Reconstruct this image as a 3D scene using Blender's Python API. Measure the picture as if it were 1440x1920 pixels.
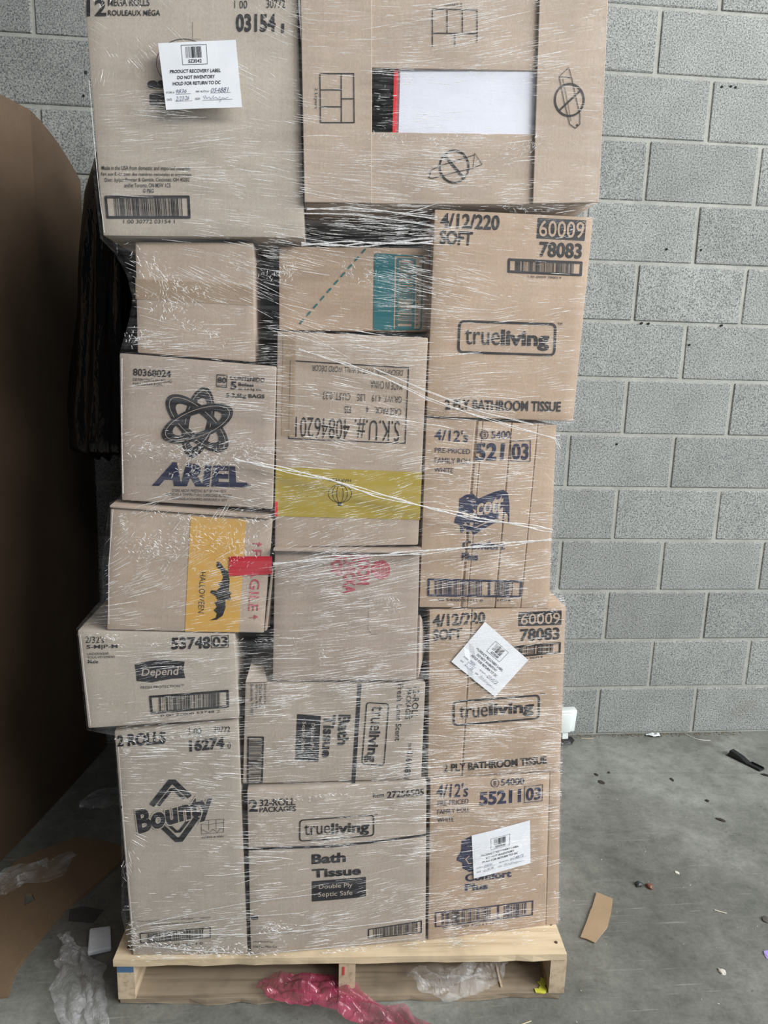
import bpy, bmesh, math, random
from math import sin, cos, pi, radians, atan2, hypot
from mathutils import Vector, Matrix, noise
from mathutils.geometry import tessellate_polygon
S = bpy.context.scene
for o in list(bpy.data.objects): bpy.data.objects.remove(o)
COL = S.collection
rnd = random.Random(7)

# ------------------------------------------------------------------ camera
cam_d = bpy.data.cameras.new('camera'); cam = bpy.data.objects.new('camera', cam_d); COL.objects.link(cam)
cam_d.sensor_fit = 'VERTICAL'; cam_d.sensor_height = 24.0; cam_d.lens = 1331 * 24 / 1920; cam_d.clip_start = .02
PIT, YAW, ROL = 0.19781, 0.08677, 0.02593
_r = Vector((cos(YAW), -sin(YAW), 0)); _f = Vector((sin(YAW)*cos(PIT), cos(YAW)*cos(PIT), -sin(PIT))); _u = Vector((sin(YAW)*sin(PIT), cos(YAW)*sin(PIT), cos(PIT)))
_r2 = _r*cos(ROL) + _u*sin(ROL); _u2 = -_r*sin(ROL) + _u*cos(ROL)
cam.matrix_world = Matrix(((_r2.x, _u2.x, -_f.x, -1.11026), (_r2.y, _u2.y, -_f.y, -2.57278), (_r2.z, _u2.z, -_f.z, 1.43389), (0, 0, 0, 1)))
S.camera = cam

# ------------------------------------------------------------------ world, lamps, exposure
w = bpy.data.worlds.new('warehouse_air'); S.world = w; w.use_nodes = True
w.node_tree.nodes['Background'].inputs[0].default_value = (.80, .88, 1.0, 1); w.node_tree.nodes['Background'].inputs[1].default_value = .035
def area(name, loc, target, sx, sy, power, color):
    d = bpy.data.lights.new(name, 'AREA'); d.shape = 'RECTANGLE'; d.size = sx; d.size_y = sy; d.energy = power; d.color = color
    o = bpy.data.objects.new(name, d); COL.objects.link(o); o.location = loc
    o.rotation_euler = (Vector(target) - Vector(loc)).to_track_quat('-Z', 'Y').to_euler(); return o
area('dock_daylight', (4.2, -3.5, 3.0), (-.6, -.6, 1.0), 3.4, 3.2, 355, (.93, .97, 1.0))
area('ceiling_light', (1.3, -2.0, 4.6), (-.2, -.5, .8), 2.0, 1.2, 70, (1.0, .97, .92))
area('ceiling_light.001', (2.6, -5.2, 4.2), (-1.1, -1.0, 1.2), 2.6, 1.2, 230, (1.0, .97, .92))
area('front_fill', (-.3, -5.4, 4.6), (-1.1, -1.2, 1.4), 2.4, .8, 42, (.97, .98, 1.0))  # added frontal fill that brightens the left cartons
S.view_settings.view_transform = 'Standard'; S.view_settings.look = 'None'; S.view_settings.gamma = 1.0
S.view_settings.use_curve_mapping = False; S.view_settings.exposure = 0.0

# ------------------------------------------------------------------ helpers
def link(name, me, mats=(), parent=None, **props):
    o = bpy.data.objects.new(name, me); COL.objects.link(o)
    if me is not None:
        for m in (mats if isinstance(mats, (list, tuple)) else [mats]): me.materials.append(m)
    if parent is not None: o.parent = parent
    for k, v in props.items(): o[k] = v
    return o
def thing(name, label, category, loc=(0, 0, 0), group=None):
    o = bpy.data.objects.new(name, None); COL.objects.link(o); o.location = loc; o['label'] = label; o['category'] = category
    if group: o['group'] = group
    return o
def mesh(vs, fs, smooth=False, mi=None):
    m = bpy.data.meshes.new('m'); m.from_pydata([tuple(v) for v in vs], [], fs); m.update()
    if smooth: m.polygons.foreach_set('use_smooth', [True]*len(m.polygons))
    if mi: m.polygons.foreach_set('material_index', mi)
    return m
def bm_mesh(bm, smooth=False):
    m = bpy.data.meshes.new('m'); bm.normal_update(); bm.to_mesh(m); bm.free()
    if smooth: m.polygons.foreach_set('use_smooth', [True]*len(m.polygons))
    return m
def hexa(c, bev=0., seg=1):
    """solid from eight corners: bottom four then top four"""
    bm = bmesh.new(); v = [bm.verts.new(p) for p in c]
    for f in ((3, 2, 1, 0), (4, 5, 6, 7), (0, 1, 5, 4), (1, 2, 6, 5), (2, 3, 7, 6), (3, 0, 4, 7)): bm.faces.new([v[i] for i in f])
    if bev: bmesh.ops.bevel(bm, geom=bm.edges[:], offset=bev, segments=seg, affect='EDGES', profile=.5)
    bmesh.ops.recalc_face_normals(bm, faces=bm.faces[:])
    return bm
def box(x0, x1, y0, y1, z0, z1, bev=0., seg=1):
    return bm_mesh(hexa([(x0, y0, z0), (x1, y0, z0), (x1, y1, z0), (x0, y1, z0), (x0, y0, z1), (x1, y0, z1), (x1, y1, z1), (x0, y1, z1)], bev, seg))
def prism(poly, z0, z1, holes=()):
    """flat plate from a floor outline, with holes"""
    loops = [list(poly)] + [list(h) for h in holes]
    pts = [p for l in loops for p in l]; n = len(pts)
    tri = tessellate_polygon([[Vector((x, y, 0)) for x, y in l] for l in loops])
    vs = [(x, y, z0) for x, y in pts] + [(x, y, z1) for x, y in pts]
    fs = [tuple(t) for t in tri] + [tuple(n+i for i in t) for t in tri]; k = 0
    for l in loops:
        m = len(l)
        for i in range(m): a, b = k+i, k+(i+1) % m; fs.append((a, b, b+n, a+n))
        k += m
    bm = bmesh.new(); bv = [bm.verts.new(v) for v in vs]
    for f in fs:
        try: bm.faces.new([bv[i] for i in f])
        except ValueError: pass
    bmesh.ops.recalc_face_normals(bm, faces=bm.faces[:]); return bm_mesh(bm)
def lerp(a, b, t): return a + (b-a)*t
def nz(x, y, z, s=1.): return noise.noise(Vector((x*s, y*s, z*s)))
def table(t, z, iz=1, ix=0):
    if z >= t[0][iz]: return t[0][ix]
    for a, b in zip(t, t[1:]):
        if b[iz] <= z <= a[iz]: return lerp(a[ix], b[ix], (a[iz]-z)/(a[iz]-b[iz]+1e-9))
    return t[-1][ix]

# ------------------------------------------------------------------ materials
class NT:
    def __init__(s, name):
        s.m = bpy.data.materials.new(name); s.m.use_nodes = True; s.t = s.m.node_tree; s.p = s.t.nodes['Principled BSDF']; s.out = s.t.nodes['Material Output']
        s.tc = s.t.nodes.new('ShaderNodeTexCoord')
    def n(s, ty, **k):
        x = s.t.nodes.new(ty)
        for a, b in k.items(): setattr(x, a, b)
        return x
    def l(s, a, b): s.t.links.new(a, b)
    def noise(s, scale, detail=4, rough=.55, stretch=(1, 1, 1), rot=(0, 0, 0), src='Object'):
        mp = s.n('ShaderNodeMapping'); mp.inputs['Scale'].default_value = stretch; mp.inputs['Rotation'].default_value = rot; s.l(s.tc.outputs[src], mp.inputs[0])
        t = s.n('ShaderNodeTexNoise'); t.inputs['Scale'].default_value = scale; t.inputs['Detail'].default_value = detail; t.inputs['Roughness'].default_value = rough
        s.l(mp.outputs[0], t.inputs['Vector']); return t.outputs['Fac']
    def ramp(s, f, stops):
        r = s.n('ShaderNodeValToRGB'); e = r.color_ramp.elements
        for i, (p, c) in enumerate(stops):
            if i < 2: x = e[i]; x.position = p
            else: x = e.new(p)
            x.color = (c if len(c) == 4 else (*c, 1)) if isinstance(c, tuple) else (c, c, c, 1)
        s.l(f, r.inputs[0]); return r.outputs[0]
    def mix(s, a, b, f, mode='MIX'):
        x = s.n('ShaderNodeMix', data_type='RGBA', blend_type=mode)
        for k, v in ((0, f), (6, a), (7, b)):
            if hasattr(v, 'links'): s.l(v, x.inputs[k])
            else: x.inputs[k].default_value = v if k == 0 else (*v, 1) if len(v) == 3 else v
        return x.outputs[2]
    def math(s, op, a, b):
        x = s.n('ShaderNodeMath', operation=op)
        for k, v in ((0, a), (1, b)):
            if hasattr(v, 'links'): s.l(v, x.inputs[k])
            else: x.inputs[k].default_value = v
        return x.outputs[0]
    def bump(s, h, st, dist=.002, prev=None):
        b = s.n('ShaderNodeBump'); b.inputs['Strength'].default_value = st; b.inputs['Distance'].default_value = dist; s.l(h, b.inputs['Height'])
        if prev is not None: s.l(prev, b.inputs['Normal'])
        s.l(b.outputs[0], s.p.inputs['Normal']); return b.outputs[0]
    def base(s, c):
        if hasattr(c, 'links'): s.l(c, s.p.inputs['Base Color'])
        else: s.p.inputs['Base Color'].default_value = (*c, 1)
    def rough(s, r, spec=.5):
        if hasattr(r, 'links'): s.l(r, s.p.inputs['Roughness'])
        else: s.p.inputs['Roughness'].default_value = r
        s.p.inputs['Specular IOR Level'].default_value = spec
def sc(c, k): return tuple(x*k for x in c)
def plain(name, c, r=.6, spec=.4, metal=0.):
    t = NT(name); t.base(c); t.rough(r, spec); t.p.inputs['Metallic'].default_value = metal; return t.m
def kraft_mat(name, c):
    t = NT(name)
    a = t.ramp(t.noise(9, 5, .6), [(.3, sc(c, .90)), (.7, sc(c, 1.07))])
    b = t.ramp(t.noise(420, 3, .7, (1, 1, .55)), [(.3, .86), (.7, 1.10)])
    col = t.mix(a, b, 1.0, 'MULTIPLY')
    f = t.ramp(t.noise(60, 2, .5, (6, 6, .15)), [(.35, .975), (.65, 1.02)])
    t.base(t.mix(col, f, 1.0, 'MULTIPLY')); t.rough(.72, .3)
    h = t.noise(90, 3, .5, (3, 3, .2)); b1 = t.bump(h, .12, .001); t.bump(t.noise(300, 3), .12, .0006, b1)
    return t.m
KR = {k: kraft_mat('kraft_'+k, c) for k, c in {'grey': (.435, .385, .33), 'tan': (.425, .345, .28), 'warm': (.43, .322, .238), 'dull': (.42, .36, .305), 'red': (.405, .335, .285), 'dark': (.20, .135, .085)}.items()}
def ink_mat(name, c):
    t = NT(name); t.base(t.mix(c, sc(c, 1.6) if max(c) < .1 else sc(c, 1.15), t.ramp(t.noise(260, 3, .8), [(.5, .0), (.8, .8)]))); t.rough(.6, .3); return t.m
INK = {'k': ink_mat('black_ink', (.018, .018, .022)), 'n': ink_mat('navy_ink', (.022, .026, .060)), 't': ink_mat('teal_ink', (.012, .13, .15)), 'y': ink_mat('yellow_ink', (.38, .29, .055)),
       'g': ink_mat('mustard_ink', (.56, .33, .085)), 'r': ink_mat('red_ink', (.62, .02, .03)), 'p': ink_mat('pink_ink', (.42, .075, .105)), 'a': ink_mat('bare_board', (.44, .38, .32))}
def paper_mat():
    t = NT('white_paper'); t.base(t.ramp(t.noise(30, 3), [(.3, (.74, .78, .84)), (.7, (.80, .83, .88))])); t.rough(.55, .3); t.bump(t.noise(12, 3), .15, .003); return t.m
PAPER = paper_mat()
PEN = plain('pen_ink', (.06, .07, .16), .6)
def film_mat(name, fac_lo, fac_hi, tint=(.92, .94, .97), rough=.22, stretch=(5, 5, 90), bump=.5):
    t = NT(name); t.base(tint); t.rough(rough, .6)
    f = t.ramp(t.noise(1.0, 5, .65, stretch, (0, radians(3), 0)), [(.42, fac_lo), (.72, fac_hi)])
    t.bump(t.noise(1.0, 4, .6, (stretch[0]*1.5, stretch[1]*1.5, stretch[2]*1.6)), bump, .004)
    tr = t.n('ShaderNodeBsdfTransparent'); mx = t.n('ShaderNodeMixShader'); t.l(f, mx.inputs[0]); t.l(tr.outputs[0], mx.inputs[1]); t.l(t.p.outputs[0], mx.inputs[2]); t.l(mx.outputs[0], t.out.inputs['Surface'])
    return t.m
FILM = film_mat('stretch_film', .012, .085)
CRINKLE = film_mat('crinkled_film', .05, .85, stretch=(70, 70, 160), bump=.9, rough=.18)
BAGFILM = film_mat('clear_bag_film', .06, .30, stretch=(10, 10, 10), bump=.35, rough=.16)
PINK = film_mat('pink_film', .38, .74, tint=(.44, .06, .13), stretch=(12, 12, 12), bump=.4, rough=.18)
def fold_mat(name, lo, hi):
    t = NT(name); t.base((.88, .89, .90)); t.rough(.28, .6)
    f = t.ramp(t.noise(1.0, 3, .7, (150, 150, 500)), [(.40, lo), (.60, hi)])
    tr = t.n('ShaderNodeBsdfTransparent'); mx = t.n('ShaderNodeMixShader'); t.l(f, mx.inputs[0]); t.l(tr.outputs[0], mx.inputs[1]); t.l(t.p.outputs[0], mx.inputs[2]); t.l(mx.outputs[0], t.out.inputs['Surface'])
    return t.m
FOLD = [fold_mat('fold_glint_faint', .05, .30), fold_mat('fold_glint_mid', .15, .75), fold_mat('fold_glint_bright', .5, 1.)]  # white base colour carries the glints along the folds
def wood_mat(name, c1, c2, st=(2, 60, 60)):
    t = NT(name); g = t.noise(1.0, 5, .6, st)
    col = t.ramp(g, [(.3, c2), (.5, c1), (.75, sc(c1, 1.12))])
    d = t.ramp(t.noise(5, 4, .6), [(.33, .60), (.5, .98), (.7, 1.05)]); t.base(t.mix(col, d, 1., 'MULTIPLY')); t.rough(.75, .25); t.bump(g, .35, .002); return t.m
PINE = wood_mat('pine', (.66, .54, .37), (.50, .38, .24), (3, 90, 90)); PINE_Y = wood_mat('pine_stringer', (.56, .45, .32), (.38, .28, .19), (60, 2, 60)); PINE_OLD = wood_mat('weathered_pine', (.34, .275, .20), (.20, .16, .115))
BLACKFILM = (lambda t: (t.base((.004, .004, .0045)), t.rough(.10, .5), t.bump(t.noise(1., 4, .55, (22, 22, 8)), .6, .012), t.m)[-1])(NT('black_plastic_film'))
def block_mat():
    t = NT('concrete_block'); oi = t.n('ShaderNodeObjectInfo')
    v = t.n('ShaderNodeTexVoronoi'); v.inputs['Scale'].default_value = 260; v.inputs['Randomness'].default_value = 1
    t.l(t.tc.outputs['Object'], v.inputs['Vector'])
    add = t.n('ShaderNodeVectorMath', operation='ADD'); t.l(t.tc.outputs['Object'], add.inputs[0]); t.l(oi.outputs['Location'], add.inputs[1])
    def nn(s, d, r): x = t.n('ShaderNodeTexNoise'); x.inputs['Scale'].default_value = s; x.inputs['Detail'].default_value = d; x.inputs['Roughness'].default_value = r; t.l(add.outputs[0], x.inputs['Vector']); return x.outputs['Fac']
    sp = nn(200, 3, .8)
    speck = t.ramp(sp, [(.37, (.062, .07, .072)), (.47, (.235, .25, .247)), (.62, (.40, .416, .40))])
    big = t.ramp(nn(7, 4, .6), [(.3, .86), (.7, 1.06)])
    stain = t.ramp(nn(2.6, 5, .6), [(.62, (1., 1., 1.)), (.80, (.80, .77, .70))])
    per = t.ramp(oi.outputs['Random'], [(0., .90), (1., 1.05)])
    t.base(t.mix(t.mix(t.mix(speck, big, 1., 'MULTIPLY'), per, 1., 'MULTIPLY'), stain, 1., 'MULTIPLY')); t.rough(.9, .2)
    t.bump(sp, .6, .003); return t.m
BLOCK = block_mat()
MORTAR = (lambda t: (t.base(t.mix(t.ramp(t.noise(14, 5, .6), [(.3, (.29, .30, .275)), (.7, (.39, .40, .37))]), t.ramp(t.noise(200, 3), [(.3, .85), (.7, 1.05)]), 1., 'MULTIPLY')), t.rough(.9, .2), t.bump(t.noise(60, 4), .4, .003), t.m)[-1])(NT('mortar'))
def floor_mat():
    t = NT('concrete_floor')
    a = t.ramp(t.noise(1.4, 6, .6), [(.34, (.115, .12, .107)), (.50, (.178, .183, .166)), (.66, (.285, .295, .272))])
    b = t.ramp(t.noise(19, 8, .75), [(.30, .66), (.52, 1.0), (.72, 1.22)])
    c = t.ramp(t.noise(120, 3, .7), [(.3, .86), (.7, 1.12)])
    col = t.mix(t.mix(a, b, 1., 'MULTIPLY'), c, 1., 'MULTIPLY')
    for st, rt, lo in (((4, 110, 1), 58, .665), ((3, 70, 1), 125, .68), ((6, 130, 1), 20, .70), ((2, 60, 1), 112, .69)):
        f = t.ramp(t.noise(1.6, 3, .6, st, (0, 0, radians(rt))), [(lo-.02, 0.), (lo+.05, .42)])
        col = t.mix(col, (.36, .37, .34), f)
    st = t.ramp(t.noise(3.2, 5, .7), [(.62, 0.), (.74, .5)]); col = t.mix(col, (.10, .092, .075), st)
    sp = t.ramp(t.noise(55, 2, .5), [(.71, 0.), (.73, .7)]); col = t.mix(col, (.07, .065, .06), sp)
    t.base(col); t.rough(t.ramp(t.noise(6, 4), [(.3, .48), (.7, .75)]), .4); t.bump(t.noise(90, 4), .25, .002); return t.m
FLOOR = floor_mat()
# carton fronts: left, front plane Y, bottom, depth, then the four front corners (top left, top right, bottom right, bottom left) in metres
CARTONS={"1": [-1.168, 0.0274, -1.515, 0.5, [[-1.528, 2.0784], [-1.1656, 2.1066], [-1.1502, 1.6725], [-1.515, 1.6601]]],
 "2": [-1.16, 0.018, -1.1503, 0.42, [[-1.1599, 2.1019], [-0.6042, 2.1425], [-0.5908, 1.7583], [-1.1503, 1.7321]]],
 "3": [-1.145, 0.0, 0.0, 0.36, [[-1.4642, 1.6557], [-1.2464, 1.6623], [-1.2457, 1.442], [-1.4683, 1.4535]]],
 "4": [-1.12, 0.0, 0.0, 0.4, [[-1.2002, 1.6614], [-0.9062, 1.6697], [-0.9043, 1.5106], [-1.2007, 1.5049]]],
 "5": [-1.16, 0.0, 0.0, 0.4, [[-1.2013, 1.5009], [-0.9096, 1.4974], [-0.9148, 1.0806], [-1.2084, 1.0736]]],
 "6": [-1.155, 0.0332, -0.9063, 0.45, [[-0.9056, 1.7342], [-0.5921, 1.735], [-0.6011, 1.3399], [-0.9063, 1.3442]]],
 "7": [-1.15, 0.0535, -0.9053, 0.42, [[-0.9054, 1.3407], [-0.6332, 1.3309], [-0.6199, 0.9348], [-0.9053, 0.9432]]],
 "8": [-1.16, -0.034, -1.5067, 0.42, [[-1.4975, 1.452], [-1.2029, 1.4348], [-1.2115, 1.1551], [-1.5067, 1.1686]]],
 "9": [-1.176, 0.0414, -1.5437, 0.4, [[-1.5242, 1.1596], [-1.2122, 1.1339], [-1.231, 0.8917], [-1.5437, 0.9054]]],
 "10": [-1.165, 0.0, 0.0, 0.45, [[-1.2081, 1.0704], [-0.9117, 1.066], [-0.9085, 0.7832], [-1.2139, 0.7857]]],
 "11": [-1.178, 0.026, -1.5913, 0.46, [[-1.6002, 0.9054], [-1.2912, 0.8914], [-1.2842, 0.7044], [-1.5913, 0.6912]]],
 "12": [-1.162, -0.0392, -1.5295, 0.48, [[-1.5442, 0.6753], [-1.2864, 0.6979], [-1.2733, 0.1269], [-1.5295, 0.1255]]],
 "13": [-1.165, 0.0334, -1.2791, 0.45, [[-1.2705, 0.7826], [-0.8867, 0.7719], [-0.8877, 0.5413], [-1.2791, 0.548]]],
 "14": [-1.176, 0.0501, -1.2657, 0.48, [[-1.269, 0.5383], [-0.8762, 0.5386], [-0.863, 0.1255], [-1.2657, 0.1274]]],
 "15": [-1.15, 0.0665, -0.8719, 0.48, [[-0.8834, 0.9351], [-0.5807, 0.9355], [-0.5633, 0.542], [-0.8719, 0.5436]]],
 "16": [-1.155, 0.1029, -0.8568, 0.48, [[-0.8678, 0.5395], [-0.5598, 0.5334], [-0.5327, 0.1255], [-0.8568, 0.1274]]]}
# printing on each carton: kind, ink, outline in tenths of a millimetre (X, Z), options
PRINTS={
 '1':[
  ["T","k",[[-15222,20424],[-14894,20451],[-14907,20196],[-15235,20169]],{"t":"12","r":0,"b":0.03,"s":0,"l":1}],
  ["T","k",[[-14867,20467],[-14171,20519],[-14175,20403],[-14872,20351]],{"t":"MEGA ROLLS","r":0,"b":0.02,"s":0,"l":1}],
  ["T","k",[[-14874,20310],[-13997,20375],[-14001,20267],[-14880,20203]],{"t":"ROULEAUX MÉGA","r":0,"b":0.02,"s":0,"l":1}],
  ["T","k",[[-12729,20594],[-12508,20610],[-12510,20485],[-12731,20468]],{"t":"1 00","r":0,"b":0.0,"s":0,"l":1}],
  ["T","k",[[-12176,20652],[-11851,20676],[-11851,20542],[-12177,20518]],{"t":"30772","r":0,"b":0.0,"s":0,"l":1}],
  ["T","k",[[-12705,20387],[-12019,20437],[-12021,20149],[-12709,20100]],{"t":"03154","r":0,"b":0.04,"s":0,"l":1}],
  ["T","k",[[-11917,20292],[-11870,20296],[-11871,20151],[-11918,20148]],{"t":"1","r":0,"b":0.0,"s":0,"l":1}],
  ["T","k",[[-14255,19273],[-12888,19362],[-12891,19189],[-14262,19101]],{"t":"essentials","r":0,"b":0.05,"s":0,"l":1}],
  ["Q","k",[[-14228,19017],[-12893,19102],[-12896,18909],[-14236,18827]],{"r":4,"l":0}],
  ["L","k",[[-13153,19577],[-13161,19516],[-13179,19456],[-13209,19398],[-13249,19343],[-13298,19294],[-13356,19251],[-13420,19215],[-13489,19187],[-13561,19168],[-13635,19158],[-13709,19159],[-13780,19168],[-13848,19187],[-13909,19215],[-13964,19251],[-14010,19294],[-14047,19343],[-14073,19397],[-14088,19454],[-14091,19514],[-14083,19574],[-14064,19633],[-14034,19691],[-13994,19744],[-13945,19793],[-13889,19835],[-13825,19871],[-13757,19898],[-13686,19917],[-13613,19927],[-13540,19927],[-13469,19918],[-13402,19900],[-13340,19873],[-13285,19838],[-13238,19796],[-13201,19748],[-13174,19694],[-13158,19636]],{"w":1.08,"l":1,"c":1}],
  ["T","k",[[-15109,17786],[-13541,17855],[-13544,17765],[-15113,17697]],{"t":"Made in the USA from domestic and imported materials.","r":0,"b":0.01,"s":0,"l":1}],
  ["T","k",[[-15123,17687],[-13525,17757],[-13527,17675],[-15127,17607]],{"t":"Fait aux É.-U. avec des matières nationales et importées.","r":0,"b":0.01,"s":0,"l":1}],
  ["T","k",[[-15064,17584],[-13575,17661],[-13577,17580],[-15068,17503]],{"t":"Distr. by/par Procter & Gamble, Cincinnati, OH 45202","r":0,"b":0.01,"s":0,"l":1}],
  ["T","k",[[-14724,17512],[-13899,17554],[-13902,17472],[-14728,17431]],{"t":"and/et Toronto, ON M5W 1C5.","r":0,"b":0.01,"s":0,"l":1}],
  ["T","k",[[-14401,17438],[-14213,17448],[-14216,17375],[-14404,17366]],{"t":"© P&G","r":0,"b":0.01,"s":0,"l":1}],
  ["F","k",[[-15088,17286],[-13583,17361],[-13575,16967],[-15070,16897]],{"w":4.32,"r":0,"l":1}],
  ["B","k",[[-14931,17258],[-13718,17318],[-13708,16998],[-14918,16941]],{"v":0,"s":3,"n":46,"l":1}],
  ["T","k",[[-14771,16893],[-13862,16935],[-13864,16871],[-14774,16829]],{"t":"1 00 30772 03154 1","r":0,"b":0.0,"s":0,"l":1}],
  ["Q","k",[[-15327,19313],[-15273,19317],[-15276,19257],[-15330,19254]],{"r":0,"l":0}],
  ["Q","a",[[-13450,20215],[-13304,20226],[-13311,19948],[-13457,19938]],{"r":0,"l":0}],
 ],
 '2t':[
  ["T","k",[[-9028,20807],[-8699,20830],[-8696,20762],[-9025,20739]],{"t":"2 Layers","r":180,"b":0.0,"s":0,"l":1}],
  ["L","k",[[-9213,20077],[-9237,20686],[-8425,20732],[-8397,20211]],{"w":1.73,"l":1,"c":0}],
  ["L","k",[[-8971,20697],[-8955,20318]],{"w":1.73,"l":1,"c":0}],
  ["L","k",[[-8693,20717],[-8674,20337]],{"w":1.73,"l":1,"c":0}],
  ["L","k",[[-9222,20301],[-8405,20348]],{"w":1.73,"l":1,"c":0}],
  ["L","k",[[-8812,20321],[-8803,20119]],{"w":1.73,"l":1,"c":0}],
 ],
 '2l':[
  ["L","k",[[-11233,19488],[-10630,19526],[-10608,18721],[-11215,18687],[-11233,19488]],{"w":1.73,"l":1,"c":0}],
  ["L","k",[[-10853,19512],[-10838,18708]],{"w":1.73,"l":1,"c":0}],
  ["L","k",[[-11231,19224],[-10849,19247]],{"w":1.73,"l":1,"c":0}],
  ["L","k",[[-11225,18947],[-10845,18970]],{"w":1.73,"l":1,"c":0}],
  ["L","k",[[-10847,19101],[-10619,19115]],{"w":1.73,"l":1,"c":0}],
  ["T","k",[[-11336,19251],[-11269,19255],[-11267,18913],[-11334,18910]],{"t":"2 Layers","r":90,"b":0.0,"s":0,"l":1}],
 ],
 '2r':[
  ["L","k",[[-6347,19350],[-6347,19307],[-6353,19265],[-6367,19225],[-6386,19187],[-6412,19153],[-6443,19123],[-6478,19099],[-6517,19080],[-6558,19068],[-6601,19062],[-6644,19063],[-6687,19070],[-6728,19084],[-6767,19105],[-6802,19130],[-6832,19161],[-6857,19196],[-6877,19234],[-6890,19275],[-6897,19317],[-6896,19359],[-6889,19401],[-6876,19441],[-6856,19478],[-6831,19512],[-6800,19541],[-6765,19565],[-6727,19584],[-6686,19596],[-6644,19602],[-6601,19602],[-6558,19594],[-6517,19581],[-6478,19561],[-6443,19535],[-6413,19505],[-6387,19470],[-6367,19432],[-6354,19392]],{"w":3.24,"l":1,"c":1}],
  ["L","k",[[-6803,19141],[-6423,19503]],{"w":3.24,"l":1,"c":0}],
  ["L","k",[[-6678,19872],[-6847,19713],[-6610,19709],[-6678,19872]],{"w":1.08,"l":1,"c":0}],
  ["L","k",[[-6847,19713],[-6717,19290],[-6581,18918],[-6468,18856],[-6388,18929],[-6402,19100],[-6514,19415],[-6610,19709]],{"w":1.3,"l":1,"c":0}],
  ["L","k",[[-6778,19691],[-6642,19257],[-6564,18976]],{"w":0.86,"l":1,"c":0}],
  ["G","k",[[-6419,18917],[-6422,18906],[-6432,18898],[-6445,18898],[-6456,18904],[-6460,18914],[-6457,18925],[-6448,18933],[-6435,18933],[-6424,18927]],{"l":0}],
 ],
 '2b':[
  ["L","k",[[-8449,18107],[-8451,18064],[-8459,18021],[-8473,17979],[-8494,17941],[-8520,17906],[-8551,17876],[-8587,17851],[-8626,17832],[-8667,17820],[-8710,17815],[-8753,17816],[-8795,17824],[-8836,17839],[-8873,17860],[-8907,17887],[-8936,17919],[-8960,17955],[-8978,17994],[-8990,18036],[-8995,18079],[-8994,18123],[-8985,18165],[-8971,18206],[-8950,18244],[-8924,18279],[-8893,18308],[-8857,18333],[-8819,18352],[-8778,18364],[-8735,18370],[-8693,18368],[-8651,18360],[-8611,18346],[-8573,18325],[-8539,18299],[-8510,18267],[-8486,18232],[-8467,18192],[-8455,18150]],{"w":3.24,"l":1,"c":1}],
  ["L","k",[[-8912,18276],[-8537,17909]],{"w":4.32,"l":1,"c":0}],
  ["L","k",[[-8197,18159],[-8347,18344],[-8363,18085],[-8197,18159]],{"w":1.08,"l":1,"c":0}],
  ["L","k",[[-8345,18317],[-8976,18099],[-9149,18014],[-9194,17876],[-9127,17868],[-8969,17918],[-8363,18085]],{"w":1.3,"l":1,"c":0}],
 ],
 '6':[
  ["T","k",[[-8931,17282],[-7785,17290],[-7789,17019],[-8933,17014]],{"t":"4/12/220","r":0,"b":0.03,"s":0,"l":1}],
  ["T","k",[[-8931,16976],[-8295,16967],[-8308,16714],[-8928,16716]],{"t":"SOFT","r":0,"b":0.03,"s":0,"l":1}],
  ["Q","k",[[-7035,17280],[-6066,17280],[-6067,16905],[-7035,16907]],{"r":0,"l":0}],
  ["T","c",[[-7006,17240],[-6096,17249],[-6096,16944],[-6998,16941]],{"t":"60009","r":0,"b":0.01,"s":0,"l":2}],
  ["T","k",[[-6967,16852],[-6110,16854],[-6104,16566],[-6965,16570]],{"t":"78083","r":0,"b":0.03,"s":0,"l":1}],
  ["F","k",[[-7585,16515],[-6075,16518],[-6070,16244],[-7575,16251]],{"w":4.32,"r":0,"l":1}],
  ["B","k",[[-7434,16487],[-6239,16492],[-6233,16277],[-7426,16280]],{"v":0,"s":5,"n":38,"l":1}],
  ["T","k",[[-7162,16215],[-6489,16217],[-6486,16177],[-7159,16176]],{"t":"1 06 60009 78083 9","r":0,"b":0.0,"s":0,"l":1}],
  ["F","k",[[-8499,15329],[-6512,15333],[-6494,14690],[-8501,14697]],{"w":4.32,"r":10,"l":1}],
  ["T","k",[[-8363,15161],[-7659,15163],[-7650,14876],[-8349,14871]],{"t":"true","r":0,"b":0.0,"s":0,"l":1}],
  ["T","k",[[-7633,15174],[-6651,15174],[-6634,14791],[-7620,14784]],{"t":"living","r":0,"b":0.04,"s":0,"l":1}],
  ["T","k",[[-6499,15343],[-6400,15347],[-6396,15295],[-6495,15292]],{"t":"TM","r":0,"b":0.0,"s":0,"l":1}],
  ["T","k",[[-8702,13797],[-6302,13793],[-6298,13589],[-8692,13586]],{"t":"2 PLY BATHROOM TISSUE","r":0,"b":0.03,"s":0,"l":1}],
 ],
 '15':[
  ["T","k",[[-8762,9266],[-7618,9299],[-7608,9041],[-8751,8983]],{"t":"4/12/220","r":0,"b":0.03,"s":0,"l":1}],
  ["T","k",[[-8740,8930],[-8110,8951],[-8106,8695],[-8730,8677]],{"t":"SOFT","r":0,"b":0.03,"s":0,"l":1}],
  ["Q","k",[[-6865,9263],[-5897,9281],[-5879,8954],[-6856,8941]],{"r":0,"l":0}],
  ["T","c",[[-6814,9225],[-5930,9238],[-5916,8979],[-6810,8975]],{"t":"60009","r":0,"b":0.01,"s":0,"l":2}],
  ["T","k",[[-6809,8883],[-5916,8898],[-5894,8607],[-6798,8605]],{"t":"78083","r":0,"b":0.03,"s":0,"l":1}],
  ["F","k",[[-7392,8472],[-5858,8556],[-5848,8293],[-7389,8200]],{"w":3.78,"r":0,"l":1}],
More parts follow.
